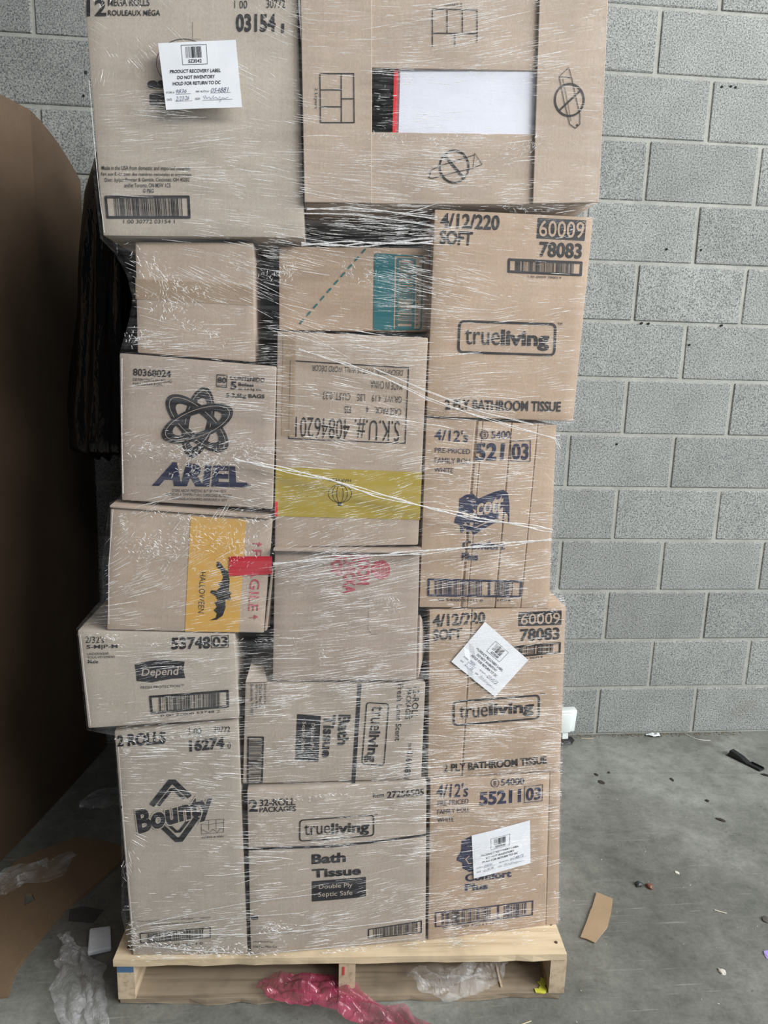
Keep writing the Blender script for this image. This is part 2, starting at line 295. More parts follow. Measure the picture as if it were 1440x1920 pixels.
  ["B","k",[[-7234,8442],[-6022,8512],[-6020,8324],[-7235,8244]],{"v":0,"s":5,"n":38,"l":1}],
  ["T","k",[[-7013,8186],[-6260,8245],[-6257,8195],[-7010,8136]],{"t":"1 06 60009 78083 9","r":0,"b":0.0,"s":0,"l":1}],
  ["F","k",[[-8241,7274],[-6257,7338],[-6219,6739],[-8214,6663]],{"w":4.32,"r":9,"l":1}],
  ["T","k",[[-8091,7128],[-7443,7154],[-7435,6866],[-8065,6834]],{"t":"true","r":0,"b":0.0,"s":0,"l":1}],
  ["T","k",[[-7415,7171],[-6384,7199],[-6370,6824],[-7394,6800]],{"t":"living","r":0,"b":0.04,"s":0,"l":1}],
  ["T","k",[[-6259,7372],[-6147,7367],[-6144,7322],[-6256,7327]],{"t":"TM","r":0,"b":0.0,"s":0,"l":1}],
  ["T","k",[[-8379,5742],[-5990,5808],[-5968,5616],[-8370,5545]],{"t":"2 PLY BATHROOM TISSUE","r":0,"b":0.03,"s":0,"l":1}],
 ],
 '7':[
  ["T","n",[[-8878,13207],[-8175,13163],[-8186,12935],[-8873,12959]],{"t":"4/12's","r":0,"b":0.01,"s":0,"l":1}],
  ["T","n",[[-8863,12819],[-8123,12794],[-8121,12695],[-8859,12721]],{"t":"PRE-PRICED","r":0,"b":0.0,"s":0,"l":1}],
  ["T","n",[[-8855,12618],[-8079,12601],[-8074,12491],[-8850,12503]],{"t":"FAMILY ROLL","r":0,"b":0.0,"s":0,"l":1}],
  ["T","n",[[-8857,12415],[-8461,12396],[-8468,12300],[-8854,12321]],{"t":"WHITE","r":0,"b":0.0,"s":0,"l":1}],
  ["L","n",[[-7769,13092],[-7771,13070],[-7777,13049],[-7789,13030],[-7804,13016],[-7823,13007],[-7843,13004],[-7863,13007],[-7883,13015],[-7900,13029],[-7913,13047],[-7922,13068],[-7926,13090],[-7924,13113],[-7918,13134],[-7906,13152],[-7891,13166],[-7872,13175],[-7852,13178],[-7832,13175],[-7813,13167],[-7796,13153],[-7782,13136],[-7773,13115]],{"w":1.51,"l":1,"c":1}],
  ["T","n",[[-7884,13145],[-7817,13146],[-7811,13037],[-7878,13036]],{"t":"3","r":0,"b":0.0,"s":0,"l":1}],
  ["T","n",[[-7699,13175],[-7302,13180],[-7292,13022],[-7690,13017]],{"t":"5400","r":0,"b":0.01,"s":0,"l":1}],
  ["T","n",[[-8012,12922],[-7403,12929],[-7418,12573],[-8004,12545]],{"t":"521","r":0,"b":0.04,"s":0,"l":1}],
  ["F","n",[[-7293,12980],[-6859,12994],[-6833,12548],[-7263,12551]],{"w":1.51,"r":0,"l":1}],
  ["T","n",[[-7252,12924],[-6894,12928],[-6883,12585],[-7231,12582]],{"t":"03","r":0,"b":0.03,"s":0,"l":1}],
  ["G","n",[[-8305,11768],[-8168,11850],[-8028,11874],[-7904,11769],[-7719,11851],[-7580,11910],[-7380,11957],[-7280,11887],[-7248,11746],[-7228,11627],[-7209,11247],[-7399,11271],[-7542,11248],[-7751,11130],[-7936,11011],[-8101,10964],[-8248,11061],[-8267,11203],[-8388,11263],[-8380,11346],[-8305,11511]],{"l":0}],
  ["T","c",[[-8114,11730],[-7361,11911],[-7381,11481],[-8074,11380]],{"t":"Scott","r":0,"b":0.03,"s":0.15,"l":1}],
  ["L","c",[[-8097,11357],[-8162,11250],[-8086,11155],[-7920,11166],[-7687,11272],[-7475,11331],[-7258,11330]],{"w":2.38,"l":1,"c":0}],
  ["L","c",[[-8218,11180],[-8154,11084],[-8034,11060]],{"w":1.3,"l":1,"c":0}],
  ["T","n",[[-8192,10881],[-7277,10850],[-7274,10668],[-8183,10689]],{"t":"Comfort","r":0,"b":0.04,"s":0,"l":1}],
  ["T","n",[[-8196,10613],[-7851,10609],[-7842,10446],[-8188,10450]],{"t":"Plus","r":0,"b":0.04,"s":0,"l":1}],
  ["F","n",[[-8905,10064],[-6835,9985],[-6841,9602],[-8901,9671]],{"w":4.32,"r":0,"l":1}],
  ["B","n",[[-8754,10015],[-7712,9975],[-7696,9666],[-8742,9710]],{"v":0,"s":8,"n":34,"l":1}],
  ["Q","n",[[-7597,9997],[-7550,9996],[-7530,9651],[-7577,9652]],{"r":0,"l":0}],
  ["B","n",[[-7431,9959],[-7017,9940],[-7011,9654],[-7426,9673]],{"v":0,"s":9,"n":12,"l":1}],
  ["T","n",[[-8658,9625],[-7691,9577],[-7687,9517],[-8656,9566]],{"t":"00 54000 55211 0","r":0,"b":0.0,"s":0,"l":1}],
  ["T","n",[[-7361,9576],[-7077,9571],[-7074,9523],[-7358,9528]],{"t":"1004","r":0,"b":0.0,"s":0,"l":1}],
 ],
 '16':[
  ["T","n",[[-8529,5316],[-7799,5276],[-7794,4929],[-8520,4958]],{"t":"4/12's","r":0,"b":0.01,"s":0.08,"l":1}],
  ["T","n",[[-8491,4889],[-7767,4877],[-7773,4761],[-8486,4755]],{"t":"PRE-PRICED","r":0,"b":0.0,"s":0,"l":1}],
  ["T","n",[[-8490,4669],[-7731,4668],[-7725,4551],[-8485,4548]],{"t":"FAMILY ROLL","r":0,"b":0.0,"s":0,"l":1}],
  ["T","n",[[-8481,4460],[-8096,4456],[-8098,4343],[-8476,4345]],{"t":"WHITE","r":0,"b":0.0,"s":0,"l":1}],
  ["L","n",[[-7074,5203],[-7076,5177],[-7084,5154],[-7098,5134],[-7117,5120],[-7139,5112],[-7163,5111],[-7188,5117],[-7212,5129],[-7233,5147],[-7249,5169],[-7260,5194],[-7264,5220],[-7263,5246],[-7255,5270],[-7241,5289],[-7222,5303],[-7200,5311],[-7175,5313],[-7150,5307],[-7127,5295],[-7106,5277],[-7090,5255],[-7079,5230]],{"w":1.4,"l":1,"c":1}],
  ["T","n",[[-7205,5275],[-7141,5269],[-7134,5148],[-7198,5154]],{"t":"8","r":0,"b":0.0,"s":0,"l":1}],
  ["T","n",[[-7030,5300],[-6475,5290],[-6463,5119],[-7020,5129]],{"t":"54000","r":0,"b":0.01,"s":0,"l":1}],
  ["T","n",[[-7523,5016],[-6533,5019],[-6517,4671],[-7508,4673]],{"t":"55211","r":0,"b":0.04,"s":0,"l":1}],
  ["F","n",[[-6459,5063],[-6008,5072],[-5989,4647],[-6437,4641]],{"w":1.51,"r":0,"l":1}],
  ["T","n",[[-6408,5014],[-6051,5022],[-6044,4684],[-6395,4686]],{"t":"03","r":0,"b":0.03,"s":0,"l":1}],
  ["G","n",[[-7885,3828],[-7731,3898],[-7573,3908],[-7434,3788],[-7225,3854],[-7067,3900],[-6841,3928],[-6728,3847],[-6691,3699],[-6670,3576],[-6651,3185],[-6865,3230],[-7027,3221],[-7264,3122],[-7473,3020],[-7658,2989],[-7824,3103],[-7844,3250],[-7980,3323],[-7971,3406],[-7886,3566]],{"l":0}],
  ["L","c",[[-7680,3418],[-7769,3341],[-7697,3217],[-7457,3218]],{"w":2.38,"l":1,"c":0}],
  ["T","n",[[-7750,2950],[-6634,2919],[-6623,2736],[-7748,2738]],{"t":"Comfort","r":0,"b":0.04,"s":0,"l":1}],
  ["T","n",[[-7746,2682],[-7184,2655],[-7187,2478],[-7736,2488]],{"t":"Plus","r":0,"b":0.04,"s":0,"l":1}],
  ["F","n",[[-8438,2004],[-6029,2019],[-6010,1600],[-8417,1599]],{"w":3.24,"r":0,"l":1}],
  ["B","n",[[-8276,1968],[-7071,1966],[-7053,1644],[-8263,1650]],{"v":0,"s":8,"n":34,"l":1}],
  ["Q","n",[[-6928,1991],[-6882,1992],[-6860,1618],[-6906,1615]],{"r":0,"l":0}],
  ["B","n",[[-6755,1968],[-6184,1981],[-6174,1643],[-6749,1647]],{"v":0,"s":9,"n":14,"l":1}],
  ["T","n",[[-8234,1574],[-6995,1555],[-6992,1496],[-8231,1516]],{"t":"00 54000 55211 0","r":0,"b":0.0,"s":0,"l":1}],
 ],
 '8':[
  ["T","k",[[-14729,14243],[-14020,14227],[-14024,14089],[-14735,14109]],{"t":"80368024","r":0,"b":0.02,"s":0,"l":1}],
  ["T","k",[[-14737,14062],[-14001,14047],[-14008,13989],[-14739,14009]],{"t":"DETERGENTE EN POLVO","r":0,"b":0.0,"s":0,"l":1}],
  ["T","k",[[-14740,13984],[-14179,13978],[-14184,13922],[-14743,13929]],{"t":"PARA LAVAR ROPA","r":0,"b":0.0,"s":0,"l":1}],
  ["F","k",[[-13160,14171],[-12956,14164],[-12968,13922],[-13171,13937]],{"w":1.3,"r":0,"l":1}],
  ["T","k",[[-13140,14119],[-12978,14113],[-12980,14008],[-13142,14013]],{"t":"80","r":0,"b":0.03,"s":0,"l":1}],
  ["T","k",[[-13150,13983],[-12978,13978],[-12978,13948],[-13150,13953]],{"t":"LAVADAS","r":0,"b":0.0,"s":0,"l":1}],
  ["T","k",[[-12904,14155],[-12244,14121],[-12249,14040],[-12905,14078]],{"t":"CONTENIDO","r":0,"b":0.03,"s":0,"l":1}],
  ["T","k",[[-12895,14045],[-12784,14047],[-12786,13896],[-12898,13893]],{"t":"5","r":0,"b":0.04,"s":0,"l":1}],
  ["T","k",[[-12749,14028],[-12459,14021],[-12459,13954],[-12750,13962]],{"t":"Bolsas","r":0,"b":0.03,"s":0,"l":1}],
  ["T","k",[[-12751,13937],[-12320,13927],[-12321,13866],[-12752,13876]],{"t":"de 3,6 kg c/u","r":0,"b":0.01,"s":0,"l":1}],
  ["T","k",[[-12983,13825],[-12251,13812],[-12257,13715],[-12985,13719]],{"t":"5-3,6kg BAGS","r":0,"b":0.03,"s":0,"l":1}],
  ["R","k",[[-13692,12564],[-13727,12577],[-13759,12602],[-13788,12638],[-13811,12684],[-13830,12740],[-13844,12805],[-13852,12877],[-13855,12955],[-13853,13038],[-13844,13125],[-13831,13214],[-13813,13303],[-13789,13391],[-13762,13476],[-13730,13557],[-13696,13633],[-13658,13702],[-13619,13764],[-13578,13816],[-13536,13859],[-13495,13892],[-13454,13913],[-13414,13924],[-13376,13923],[-13341,13910],[-13310,13887],[-13282,13852],[-13258,13807],[-13239,13753],[-13225,13690],[-13216,13619],[-13212,13542],[-13214,13460],[-13221,13374],[-13234,13286],[-13252,13196],[-13275,13108],[-13302,13021],[-13333,12939],[-13368,12862],[-13405,12791],[-13445,12728],[-13487,12674],[-13529,12629],[-13571,12596],[-13613,12573],[-13654,12563],[-13644,12771],[-13664,12779],[-13682,12796],[-13697,12820],[-13709,12851],[-13719,12889],[-13725,12934],[-13728,12983],[-13727,13038],[-13723,13096],[-13716,13156],[-13706,13218],[-13693,13280],[-13677,13342],[-13659,13402],[-13638,13459],[-13616,13513],[-13592,13562],[-13568,13605],[-13543,13643],[-13517,13674],[-13492,13698],[-13468,13714],[-13445,13722],[-13423,13722],[-13403,13714],[-13385,13698],[-13370,13675],[-13358,13644],[-13348,13607],[-13342,13563],[-13339,13514],[-13339,13461],[-13343,13403],[-13350,13343],[-13359,13282],[-13372,13219],[-13388,13157],[-13406,13097],[-13427,13039],[-13449,12984],[-13473,12935],[-13497,12890],[-13523,12852],[-13548,12820],[-13574,12796],[-13598,12779],[-13622,12771]],{"l":0}],
  ["L","c",[[-13676,12633],[-13705,12645],[-13732,12666],[-13755,12698],[-13774,12739],[-13789,12789],[-13800,12847],[-13805,12911],[-13807,12982],[-13803,13056],[-13795,13134],[-13783,13214],[-13766,13294],[-13745,13373],[-13721,13450],[-13693,13523],[-13663,13592],[-13631,13654],[-13597,13710],[-13562,13758],[-13527,13797],[-13491,13827],[-13457,13847],[-13423,13856],[-13392,13856],[-13363,13845],[-13337,13824],[-13314,13794],[-13294,13754],[-13279,13705],[-13268,13649],[-13262,13585],[-13260,13516],[-13263,13442],[-13270,13365],[-13282,13285],[-13299,13205],[-13319,13126],[-13343,13048],[-13370,12973],[-13401,12904],[-13433,12840],[-13467,12783],[-13503,12734],[-13539,12694],[-13575,12663],[-13610,12643],[-13644,12633]],{"w":0.97,"l":1,"c":1}],
  ["R","k",[[-12997,12736],[-13030,12708],[-13072,12690],[-13122,12680],[-13180,12680],[-13244,12690],[-13314,12709],[-13387,12737],[-13463,12774],[-13540,12819],[-13618,12870],[-13694,12928],[-13767,12991],[-13837,13058],[-13901,13127],[-13960,13199],[-14011,13270],[-14054,13341],[-14089,13410],[-14114,13476],[-14130,13538],[-14135,13594],[-14131,13644],[-14117,13687],[-14094,13722],[-14061,13749],[-14019,13768],[-13970,13777],[-13913,13777],[-13851,13768],[-13783,13749],[-13711,13722],[-13636,13687],[-13560,13644],[-13483,13594],[-13407,13537],[-13334,13475],[-13264,13409],[-13199,13340],[-13139,13269],[-13087,13197],[-13042,13125],[-13006,13056],[-12980,12989],[-12963,12926],[-12956,12868],[-12959,12817],[-12973,12772],[-13164,12886],[-13183,12871],[-13209,12862],[-13241,12859],[-13278,12863],[-13319,12873],[-13365,12890],[-13414,12912],[-13465,12940],[-13517,12973],[-13570,13010],[-13623,13051],[-13674,13095],[-13723,13141],[-13769,13189],[-13811,13238],[-13849,13286],[-13881,13334],[-13908,13379],[-13929,13422],[-13943,13462],[-13950,13498],[-13951,13530],[-13944,13556],[-13932,13577],[-13912,13592],[-13887,13601],[-13855,13603],[-13819,13600],[-13778,13590],[-13733,13574],[-13685,13552],[-13634,13525],[-13582,13493],[-13530,13456],[-13478,13416],[-13426,13372],[-13377,13326],[-13331,13278],[-13288,13230],[-13250,13181],[-13217,13133],[-13190,13087],[-13168,13043],[-13154,13003],[-13146,12966],[-13145,12934],[-13151,12908]],{"l":2}],
  ["L","c",[[-13052,12786],[-13080,12763],[-13116,12749],[-13160,12742],[-13210,12744],[-13266,12755],[-13327,12774],[-13392,12800],[-13459,12835],[-13528,12875],[-13597,12922],[-13665,12975],[-13731,13031],[-13794,13091],[-13852,13153],[-13905,13217],[-13952,13281],[-13992,13343],[-14025,13404],[-14049,13462],[-14065,13515],[-14072,13564],[-14070,13607],[-14059,13644],[-14040,13674],[-14012,13696],[-13977,13711],[-13934,13717],[-13885,13715],[-13830,13705],[-13770,13687],[-13706,13661],[-13640,13628],[-13572,13588],[-13504,13542],[-13436,13491],[-13370,13435],[-13307,13376],[-13248,13314],[-13194,13250],[-13146,13187],[-13105,13123],[-13071,13062],[-13046,13003],[-13029,12949],[-13021,12899],[-13023,12855],[-13033,12817]],{"w":0.97,"l":3,"c":1}],
  ["R","k",[[-12865,13505],[-12858,13466],[-12862,13423],[-12878,13376],[-12905,13328],[-12943,13277],[-12992,13226],[-13050,13175],[-13117,13125],[-13191,13076],[-13271,13030],[-13356,12988],[-13444,12950],[-13534,12917],[-13624,12889],[-13713,12867],[-13798,12852],[-13880,12843],[-13955,12841],[-14024,12845],[-14084,12856],[-14135,12874],[-14176,12898],[-14206,12927],[-14224,12962],[-14231,13002],[-14226,13045],[-14209,13091],[-14181,13140],[-14142,13191],[-14093,13242],[-14035,13293],[-13968,13342],[-13895,13390],[-13815,13436],[-13731,13477],[-13643,13515],[-13554,13548],[-13465,13575],[-13377,13597],[-13292,13612],[-13211,13621],[-13136,13624],[-13067,13620],[-13007,13609],[-12956,13592],[-12915,13568],[-12885,13539],[-13069,13424],[-13065,13401],[-13070,13375],[-13083,13348],[-13103,13318],[-13132,13286],[-13167,13254],[-13209,13221],[-13256,13189],[-13309,13157],[-13365,13127],[-13425,13098],[-13487,13072],[-13550,13049],[-13612,13028],[-13674,13011],[-13733,12998],[-13789,12990],[-13841,12985],[-13887,12984],[-13928,12988],[-13962,12996],[-13989,13008],[-14008,13024],[-14020,13044],[-14023,13066],[-14018,13092],[-14005,13120],[-13984,13150],[-13955,13181],[-13920,13214],[-13878,13246],[-13830,13279],[-13778,13310],[-13722,13340],[-13662,13369],[-13601,13395],[-13538,13418],[-13476,13438],[-13415,13455],[-13356,13468],[-13300,13477],[-13249,13482],[-13202,13482],[-13161,13478],[-13127,13471],[-13100,13459],[-13080,13443]],{"l":4}],
  ["L","c",[[-12933,13478],[-12927,13445],[-12932,13409],[-12947,13369],[-12972,13328],[-13008,13284],[-13052,13240],[-13105,13196],[-13165,13152],[-13232,13109],[-13305,13069],[-13381,13032],[-13461,12998],[-13541,12968],[-13622,12942],[-13702,12922],[-13779,12907],[-13851,12897],[-13919,12894],[-13980,12896],[-14033,12904],[-14078,12917],[-14114,12936],[-14140,12961],[-14156,12989],[-14161,13022],[-14156,13059],[-14140,13098],[-14114,13140],[-14079,13183],[-14034,13228],[-13981,13272],[-13920,13315],[-13854,13357],[-13782,13397],[-13705,13435],[-13627,13468],[-13546,13498],[-13466,13523],[-13387,13544],[-13311,13559],[-13239,13568],[-13172,13572],[-13111,13570],[-13057,13562],[-13012,13549],[-12976,13530],[-12950,13506]],{"w":0.97,"l":5,"c":1}],
  ["T","n",[[-14242,12473],[-12648,12393],[-12600,11995],[-14458,11994]],{"t":"ARIEL","r":0,"b":0.055,"s":0,"l":1}],
  ["L","k",[[-12545,12034],[-12547,12020],[-12555,12008],[-12566,12001],[-12580,11998],[-12593,12000],[-12604,12008],[-12611,12019],[-12614,12032],[-12611,12046],[-12603,12057],[-12592,12065],[-12579,12068],[-12565,12066],[-12554,12058],[-12547,12047]],{"w":0.76,"l":1,"c":1}],
  ["T","k",[[-12595,12049],[-12563,12049],[-12564,12012],[-12595,12011]],{"t":"R","r":0,"b":0.0,"s":0,"l":1}],
  ["T","k",[[-14070,11937],[-13025,11934],[-13026,11872],[-14072,11877]],{"t":"STORE ABOVE FREEZING BUT BELOW 105°F","r":0,"b":0.0,"s":0,"l":1}],
  ["T","k",[[-14191,11861],[-12911,11840],[-12912,11781],[-14193,11800]],{"t":"GUARDAR A TEMPERATURAS SUPERIORES AL PUNTO","r":0,"b":0.0,"s":0,"l":1}],
  ["T","k",[[-14090,11782],[-13007,11763],[-13008,11701],[-14092,11718]],{"t":"DE CONGELACIÓN PERO INFERIORES A 105°F","r":0,"b":0.0,"s":0,"l":1}],
 ],
 '5':[
  ["F","k",[[-11774,14476],[-9454,14398],[-9475,12896],[-11807,12955]],{"w":1.94,"r":0,"l":1}],
  ["T","k",[[-11339,14396],[-9568,14336],[-9585,14205],[-11348,14254]],{"t":"DESCRIPTION: HVST 25 WALL WORD DÉCOR","r":180,"b":-0.01,"s":0,"l":1}],
  ["T","k",[[-10203,14133],[-9571,14087],[-9577,13947],[-10200,13984]],{"t":"MADE IN CHINA","r":180,"b":-0.01,"s":0,"l":1}],
  ["T","k",[[-11128,13891],[-9578,13826],[-9580,13708],[-11127,13742]],{"t":"GR.WT. 4.19    LBS    CU.FT. 0.33","r":180,"b":-0.01,"s":0,"l":1}],
  ["T","k",[[-10277,13626],[-9581,13586],[-9583,13460],[-10274,13499]],{"t":"CASE PACK:    4","r":180,"b":0.0,"s":0,"l":1}],
  ["T","k",[[-10708,13621],[-10582,13623],[-10580,13488],[-10706,13485]],{"t":"F25","r":180,"b":0.0,"s":0,"l":1}],
  ["T","k",[[-11656,13435],[-9603,13387],[-9611,12938],[-11666,12995]],{"t":"S.K.U.#. 40846201","r":180,"b":-0.01,"s":0,"l":1}],
  ["Q","y",[[-12055,12396],[-9126,12329],[-9129,11341],[-12079,11393]],{"r":0,"l":0}],
  ["T","k",[[-10997,12185],[-10558,12169],[-10557,12109],[-10996,12124]],{"t":"HARVEST","r":180,"b":0.0,"s":0,"l":1}],
  ["L","k",[[-10537,11875],[-10542,11834],[-10559,11794],[-10587,11759],[-10624,11729],[-10669,11706],[-10719,11692],[-10771,11686],[-10824,11691],[-10874,11704],[-10919,11726],[-10957,11755],[-10985,11790],[-11003,11829],[-11009,11870],[-11004,11911],[-10987,11950],[-10959,11986],[-10922,12015],[-10878,12038],[-10828,12052],[-10776,12057],[-10724,12053],[-10674,12040],[-10628,12019],[-10591,11990],[-10562,11955],[-10544,11916]],{"w":0.97,"l":1,"c":1}],
  ["L","k",[[-10623,11874],[-10626,11833],[-10637,11793],[-10654,11758],[-10678,11728],[-10706,11706],[-10738,11691],[-10771,11686],[-10805,11691],[-10837,11704],[-10866,11726],[-10890,11755],[-10908,11790],[-10920,11830],[-10924,11871],[-10920,11912],[-10910,11951],[-10892,11987],[-10869,12016],[-10841,12038],[-10809,12052],[-10776,12057],[-10743,12053],[-10711,12040],[-10682,12018],[-10658,11989],[-10639,11954],[-10628,11915]],{"w":0.97,"l":1,"c":1}],
  ["L","k",[[-10709,11873],[-10710,11832],[-10714,11792],[-10722,11757],[-10731,11728],[-10743,11705],[-10757,11691],[-10771,11686],[-10786,11691],[-10799,11705],[-10812,11727],[-10823,11756],[-10831,11791],[-10836,11830],[-10838,11872],[-10837,11913],[-10833,11952],[-10825,11987],[-10816,12017],[-10804,12039],[-10790,12053],[-10776,12057],[-10762,12053],[-10748,12040],[-10735,12018],[-10725,11989],[-10717,11954],[-10711,11914]],{"w":0.97,"l":1,"c":1}],
  ["G","k",[[-10830,11697],[-10734,11698],[-10743,11621],[-10808,11620]],{"l":1}],
  ["Q","r",[[-12076,11695],[-12021,11696],[-12022,11390],[-12078,11389]],{"r":0,"l":1}],
 ],
 '4':[
  ["L","t",[[-10333,16632],[-10405,16549]],{"w":3.24,"l":1,"c":0}],
  ["L","t",[[-10464,16482],[-10536,16399]],{"w":3.24,"l":1,"c":0}],
  ["L","t",[[-10595,16331],[-10668,16248]],{"w":3.24,"l":1,"c":0}],
  ["L","t",[[-10727,16180],[-10800,16097]],{"w":3.24,"l":1,"c":0}],
  ["L","t",[[-10859,16029],[-10932,15946]],{"w":3.24,"l":1,"c":0}],
  ["L","t",[[-10992,15877],[-11065,15794]],{"w":3.24,"l":1,"c":0}],
  ["L","t",[[-11125,15725],[-11198,15642]],{"w":3.24,"l":1,"c":0}],
  ["L","t",[[-11258,15573],[-11331,15489]],{"w":3.24,"l":1,"c":0}],
  ["L","t",[[-11391,15420],[-11465,15336]],{"w":3.24,"l":1,"c":0}],
  ["L","t",[[-11525,15267],[-11599,15182]],{"w":3.24,"l":1,"c":0}],
  ["Q","t",[[-10158,16557],[-9755,16526],[-9741,15116],[-10146,15104]],{"r":4,"l":0}],
  ["F","t",[[-10158,16557],[-9183,16548],[-9179,15133],[-10146,15104]],{"w":2.81,"r":6,"l":1}],
  ["F","t",[[-9717,16494],[-9339,16490],[-9329,15160],[-9704,15149]],{"w":4.32,"r":0,"l":1}],
  ["B","t",[[-9662,16407],[-9388,16402],[-9380,15220],[-9659,15222]],{"v":1,"s":11,"n":38,"l":1}],
  ["T","t",[[-9318,16339],[-9270,16341],[-9257,15203],[-9299,15202]],{"t":"5 00 40000 40533 6","r":90,"b":0.0,"s":0,"l":1}],
 ],
 '9':[
  ["Q","g",[[-13719,11394],[-12639,11328],[-12820,8948],[-13901,8991]],{"r":0,"l":0}],
  ["T","k",[[-13562,10255],[-13449,10250],[-13509,9381],[-13625,9394]],{"t":"HALLOWEEN","r":90,"b":-0.01,"s":0,"l":2}],
  ["G","k",[[-13229,10468],[-13162,10452],[-13105,10350],[-13019,10265],[-12983,10093],[-13005,9842],[-12938,9809],[-12983,9763],[-12964,9661],[-13080,9663],[-13077,9495],[-13139,9321],[-13260,9237],[-13402,9227],[-13274,9282],[-13251,9371],[-13315,9442],[-13248,9514],[-13296,9625],[-13222,9640],[-13264,9745],[-13372,9816],[-13350,9869],[-13247,9858],[-13163,9945],[-13221,10008],[-13149,10048],[-13109,10141],[-13151,10282],[-13237,10360]],{"l":2}],
  ["T","p",[[-12530,10711],[-12339,10703],[-12425,9407],[-12624,9411]],{"t":"FRAGILE","r":90,"b":0.0,"s":0,"l":1}],
  ["L","p",[[-12600,9260],[-12427,9280]],{"w":1.62,"l":1,"c":0}],
  ["G","p",[[-12502,9328],[-12427,9274],[-12503,9224]],{"l":1}],
  ["L","p",[[-12518,10833],[-12338,10821]],{"w":1.62,"l":1,"c":0}],
  ["G","p",[[-12412,10876],[-12327,10820],[-12413,10765]],{"l":1}],
 ],
 '10':[
  ["T","p",[[-10408,10633],[-10135,10634],[-10138,9978],[-10403,9978]],{"t":"BOOM","r":90,"b":0.05,"s":0,"l":1}],
  ["T","p",[[-10682,10620],[-10431,10621],[-10428,9789],[-10679,9789]],{"t":"CHICKA","r":90,"b":0.042,"s":0,"l":1}],
  ["T","p",[[-10955,10608],[-10702,10609],[-10705,10167],[-10922,10167]],{"t":"POP","r":90,"b":0.05,"s":0,"l":1}],
  ["G","p",[[-9722,10296],[-9724,10264],[-9730,10233],[-9741,10203],[-9756,10175],[-9776,10151],[-9798,10130],[-9824,10113],[-9852,10100],[-9882,10093],[-9913,10090],[-9943,10093],[-9973,10100],[-10002,10112],[-10029,10129],[-10053,10150],[-10073,10175],[-10090,10202],[-10102,10232],[-10110,10263],[-10113,10296],[-10111,10328],[-10105,10359],[-10094,10389],[-10078,10416],[-10059,10441],[-10036,10461],[-10011,10478],[-9983,10491],[-9953,10498],[-9923,10501],[-9892,10498],[-9862,10491],[-9834,10479],[-9807,10462],[-9783,10441],[-9763,10417],[-9746,10390],[-9733,10360],[-9725,10329]],{"l":0}],
  ["L","c",[[-10103,10384],[-9728,10374]],{"w":0.86,"l":1,"c":0}],
  ["L","c",[[-10110,10202],[-9723,10214]],{"w":0.86,"l":1,"c":0}],
  ["L","c",[[-9918,10499],[-9930,10088]],{"w":0.86,"l":1,"c":0}],
  ["T","c",[[-10069,10339],[-9760,10340],[-9757,10248],[-10067,10248]],{"t":"ANGIE'S","r":0,"b":0.0,"s":0,"l":1}],
  ["L","k",[[-9989,9765],[-10089,9765],[-10154,9696],[-10151,8994],[-10070,8899],[-9946,8899]],{"w":0.54,"l":1,"c":0}],
 ],
 '11':[
  ["T","k",[[-15847,8933],[-15483,8927],[-15490,8785],[-15854,8791]],{"t":"2/32's","r":0,"b":0.0,"s":0,"l":1}],
  ["T","k",[[-15836,8745],[-15227,8757],[-15231,8654],[-15842,8642]],{"t":"S-M|P-M","r":0,"b":0.02,"s":0,"l":1}],
  ["T","k",[[-15829,8578],[-15406,8588],[-15409,8534],[-15831,8528]],{"t":"UNDERWEAR","r":0,"b":0.0,"s":0,"l":1}],
  ["T","k",[[-15826,8516],[-15283,8528],[-15286,8465],[-15829,8453]],{"t":"SOUS-VÊTEMENT","r":0,"b":0.0,"s":0,"l":1}],
  ["T","k",[[-15824,8431],[-15623,8427],[-15627,8351],[-15828,8355]],{"t":"Male","r":0,"b":0.01,"s":0,"l":1}],
  ["T","k",[[-14164,8877],[-13386,8892],[-13392,8624],[-14173,8617]],{"t":"53748","r":0,"b":0.04,"s":0,"l":1}],
  ["F","k",[[-13370,8909],[-13020,8915],[-13021,8642],[-13376,8631]],{"w":1.51,"r":0,"l":1}],
  ["T","k",[[-13343,8880],[-13042,8887],[-13046,8672],[-13348,8660]],{"t":"03","r":0,"b":0.03,"s":0,"l":1}],
  ["G","k",[[-14911,8309],[-14816,8340],[-14609,8384],[-14402,8402],[-14166,8387],[-13915,8353],[-13949,8191],[-13916,7994],[-14179,7984],[-14358,7955],[-14597,7912],[-14891,7952],[-14891,8098]],{"l":0}],
  ["T","a",[[-14760,8221],[-14035,8254],[-14074,8007],[-14800,8012]],{"t":"Depend","r":0,"b":0.01,"s":0,"l":1}],
  ["T","a",[[-14013,8258],[-13960,8257],[-13961,8198],[-14015,8200]],{"t":"®","r":0,"b":0.0,"s":0,"l":1}],
  ["T","k",[[-14814,7830],[-13943,7856],[-13945,7797],[-14816,7772]],{"t":"FRESH PROTECTION™","r":0,"b":0.0,"s":0,"l":1}],
  ["F","k",[[-14656,7618],[-13037,7708],[-13040,7305],[-14639,7207]],{"w":4.86,"r":0,"l":1}],
  ["B","k",[[-14464,7585],[-13195,7652],[-13201,7334],[-14465,7262]],{"v":0,"s":13,"n":42,"l":1}],
  ["T","k",[[-14435,7189],[-13227,7255],[-13228,7202],[-14437,7135]],{"t":"0 00 36000 53748 2","r":0,"b":0.0,"s":0,"l":1}],
 ],
 '12':[
  ["T","k",[[-15374,6667],[-15247,6680],[-15259,6416],[-15386,6402]],{"t":"2","r":0,"b":0.04,"s":0,"l":1}],
  ["T","k",[[-15158,6696],[-14370,6772],[-14380,6473],[-15171,6410]],{"t":"ROLLS","r":0,"b":0.05,"s":0,"l":1}],
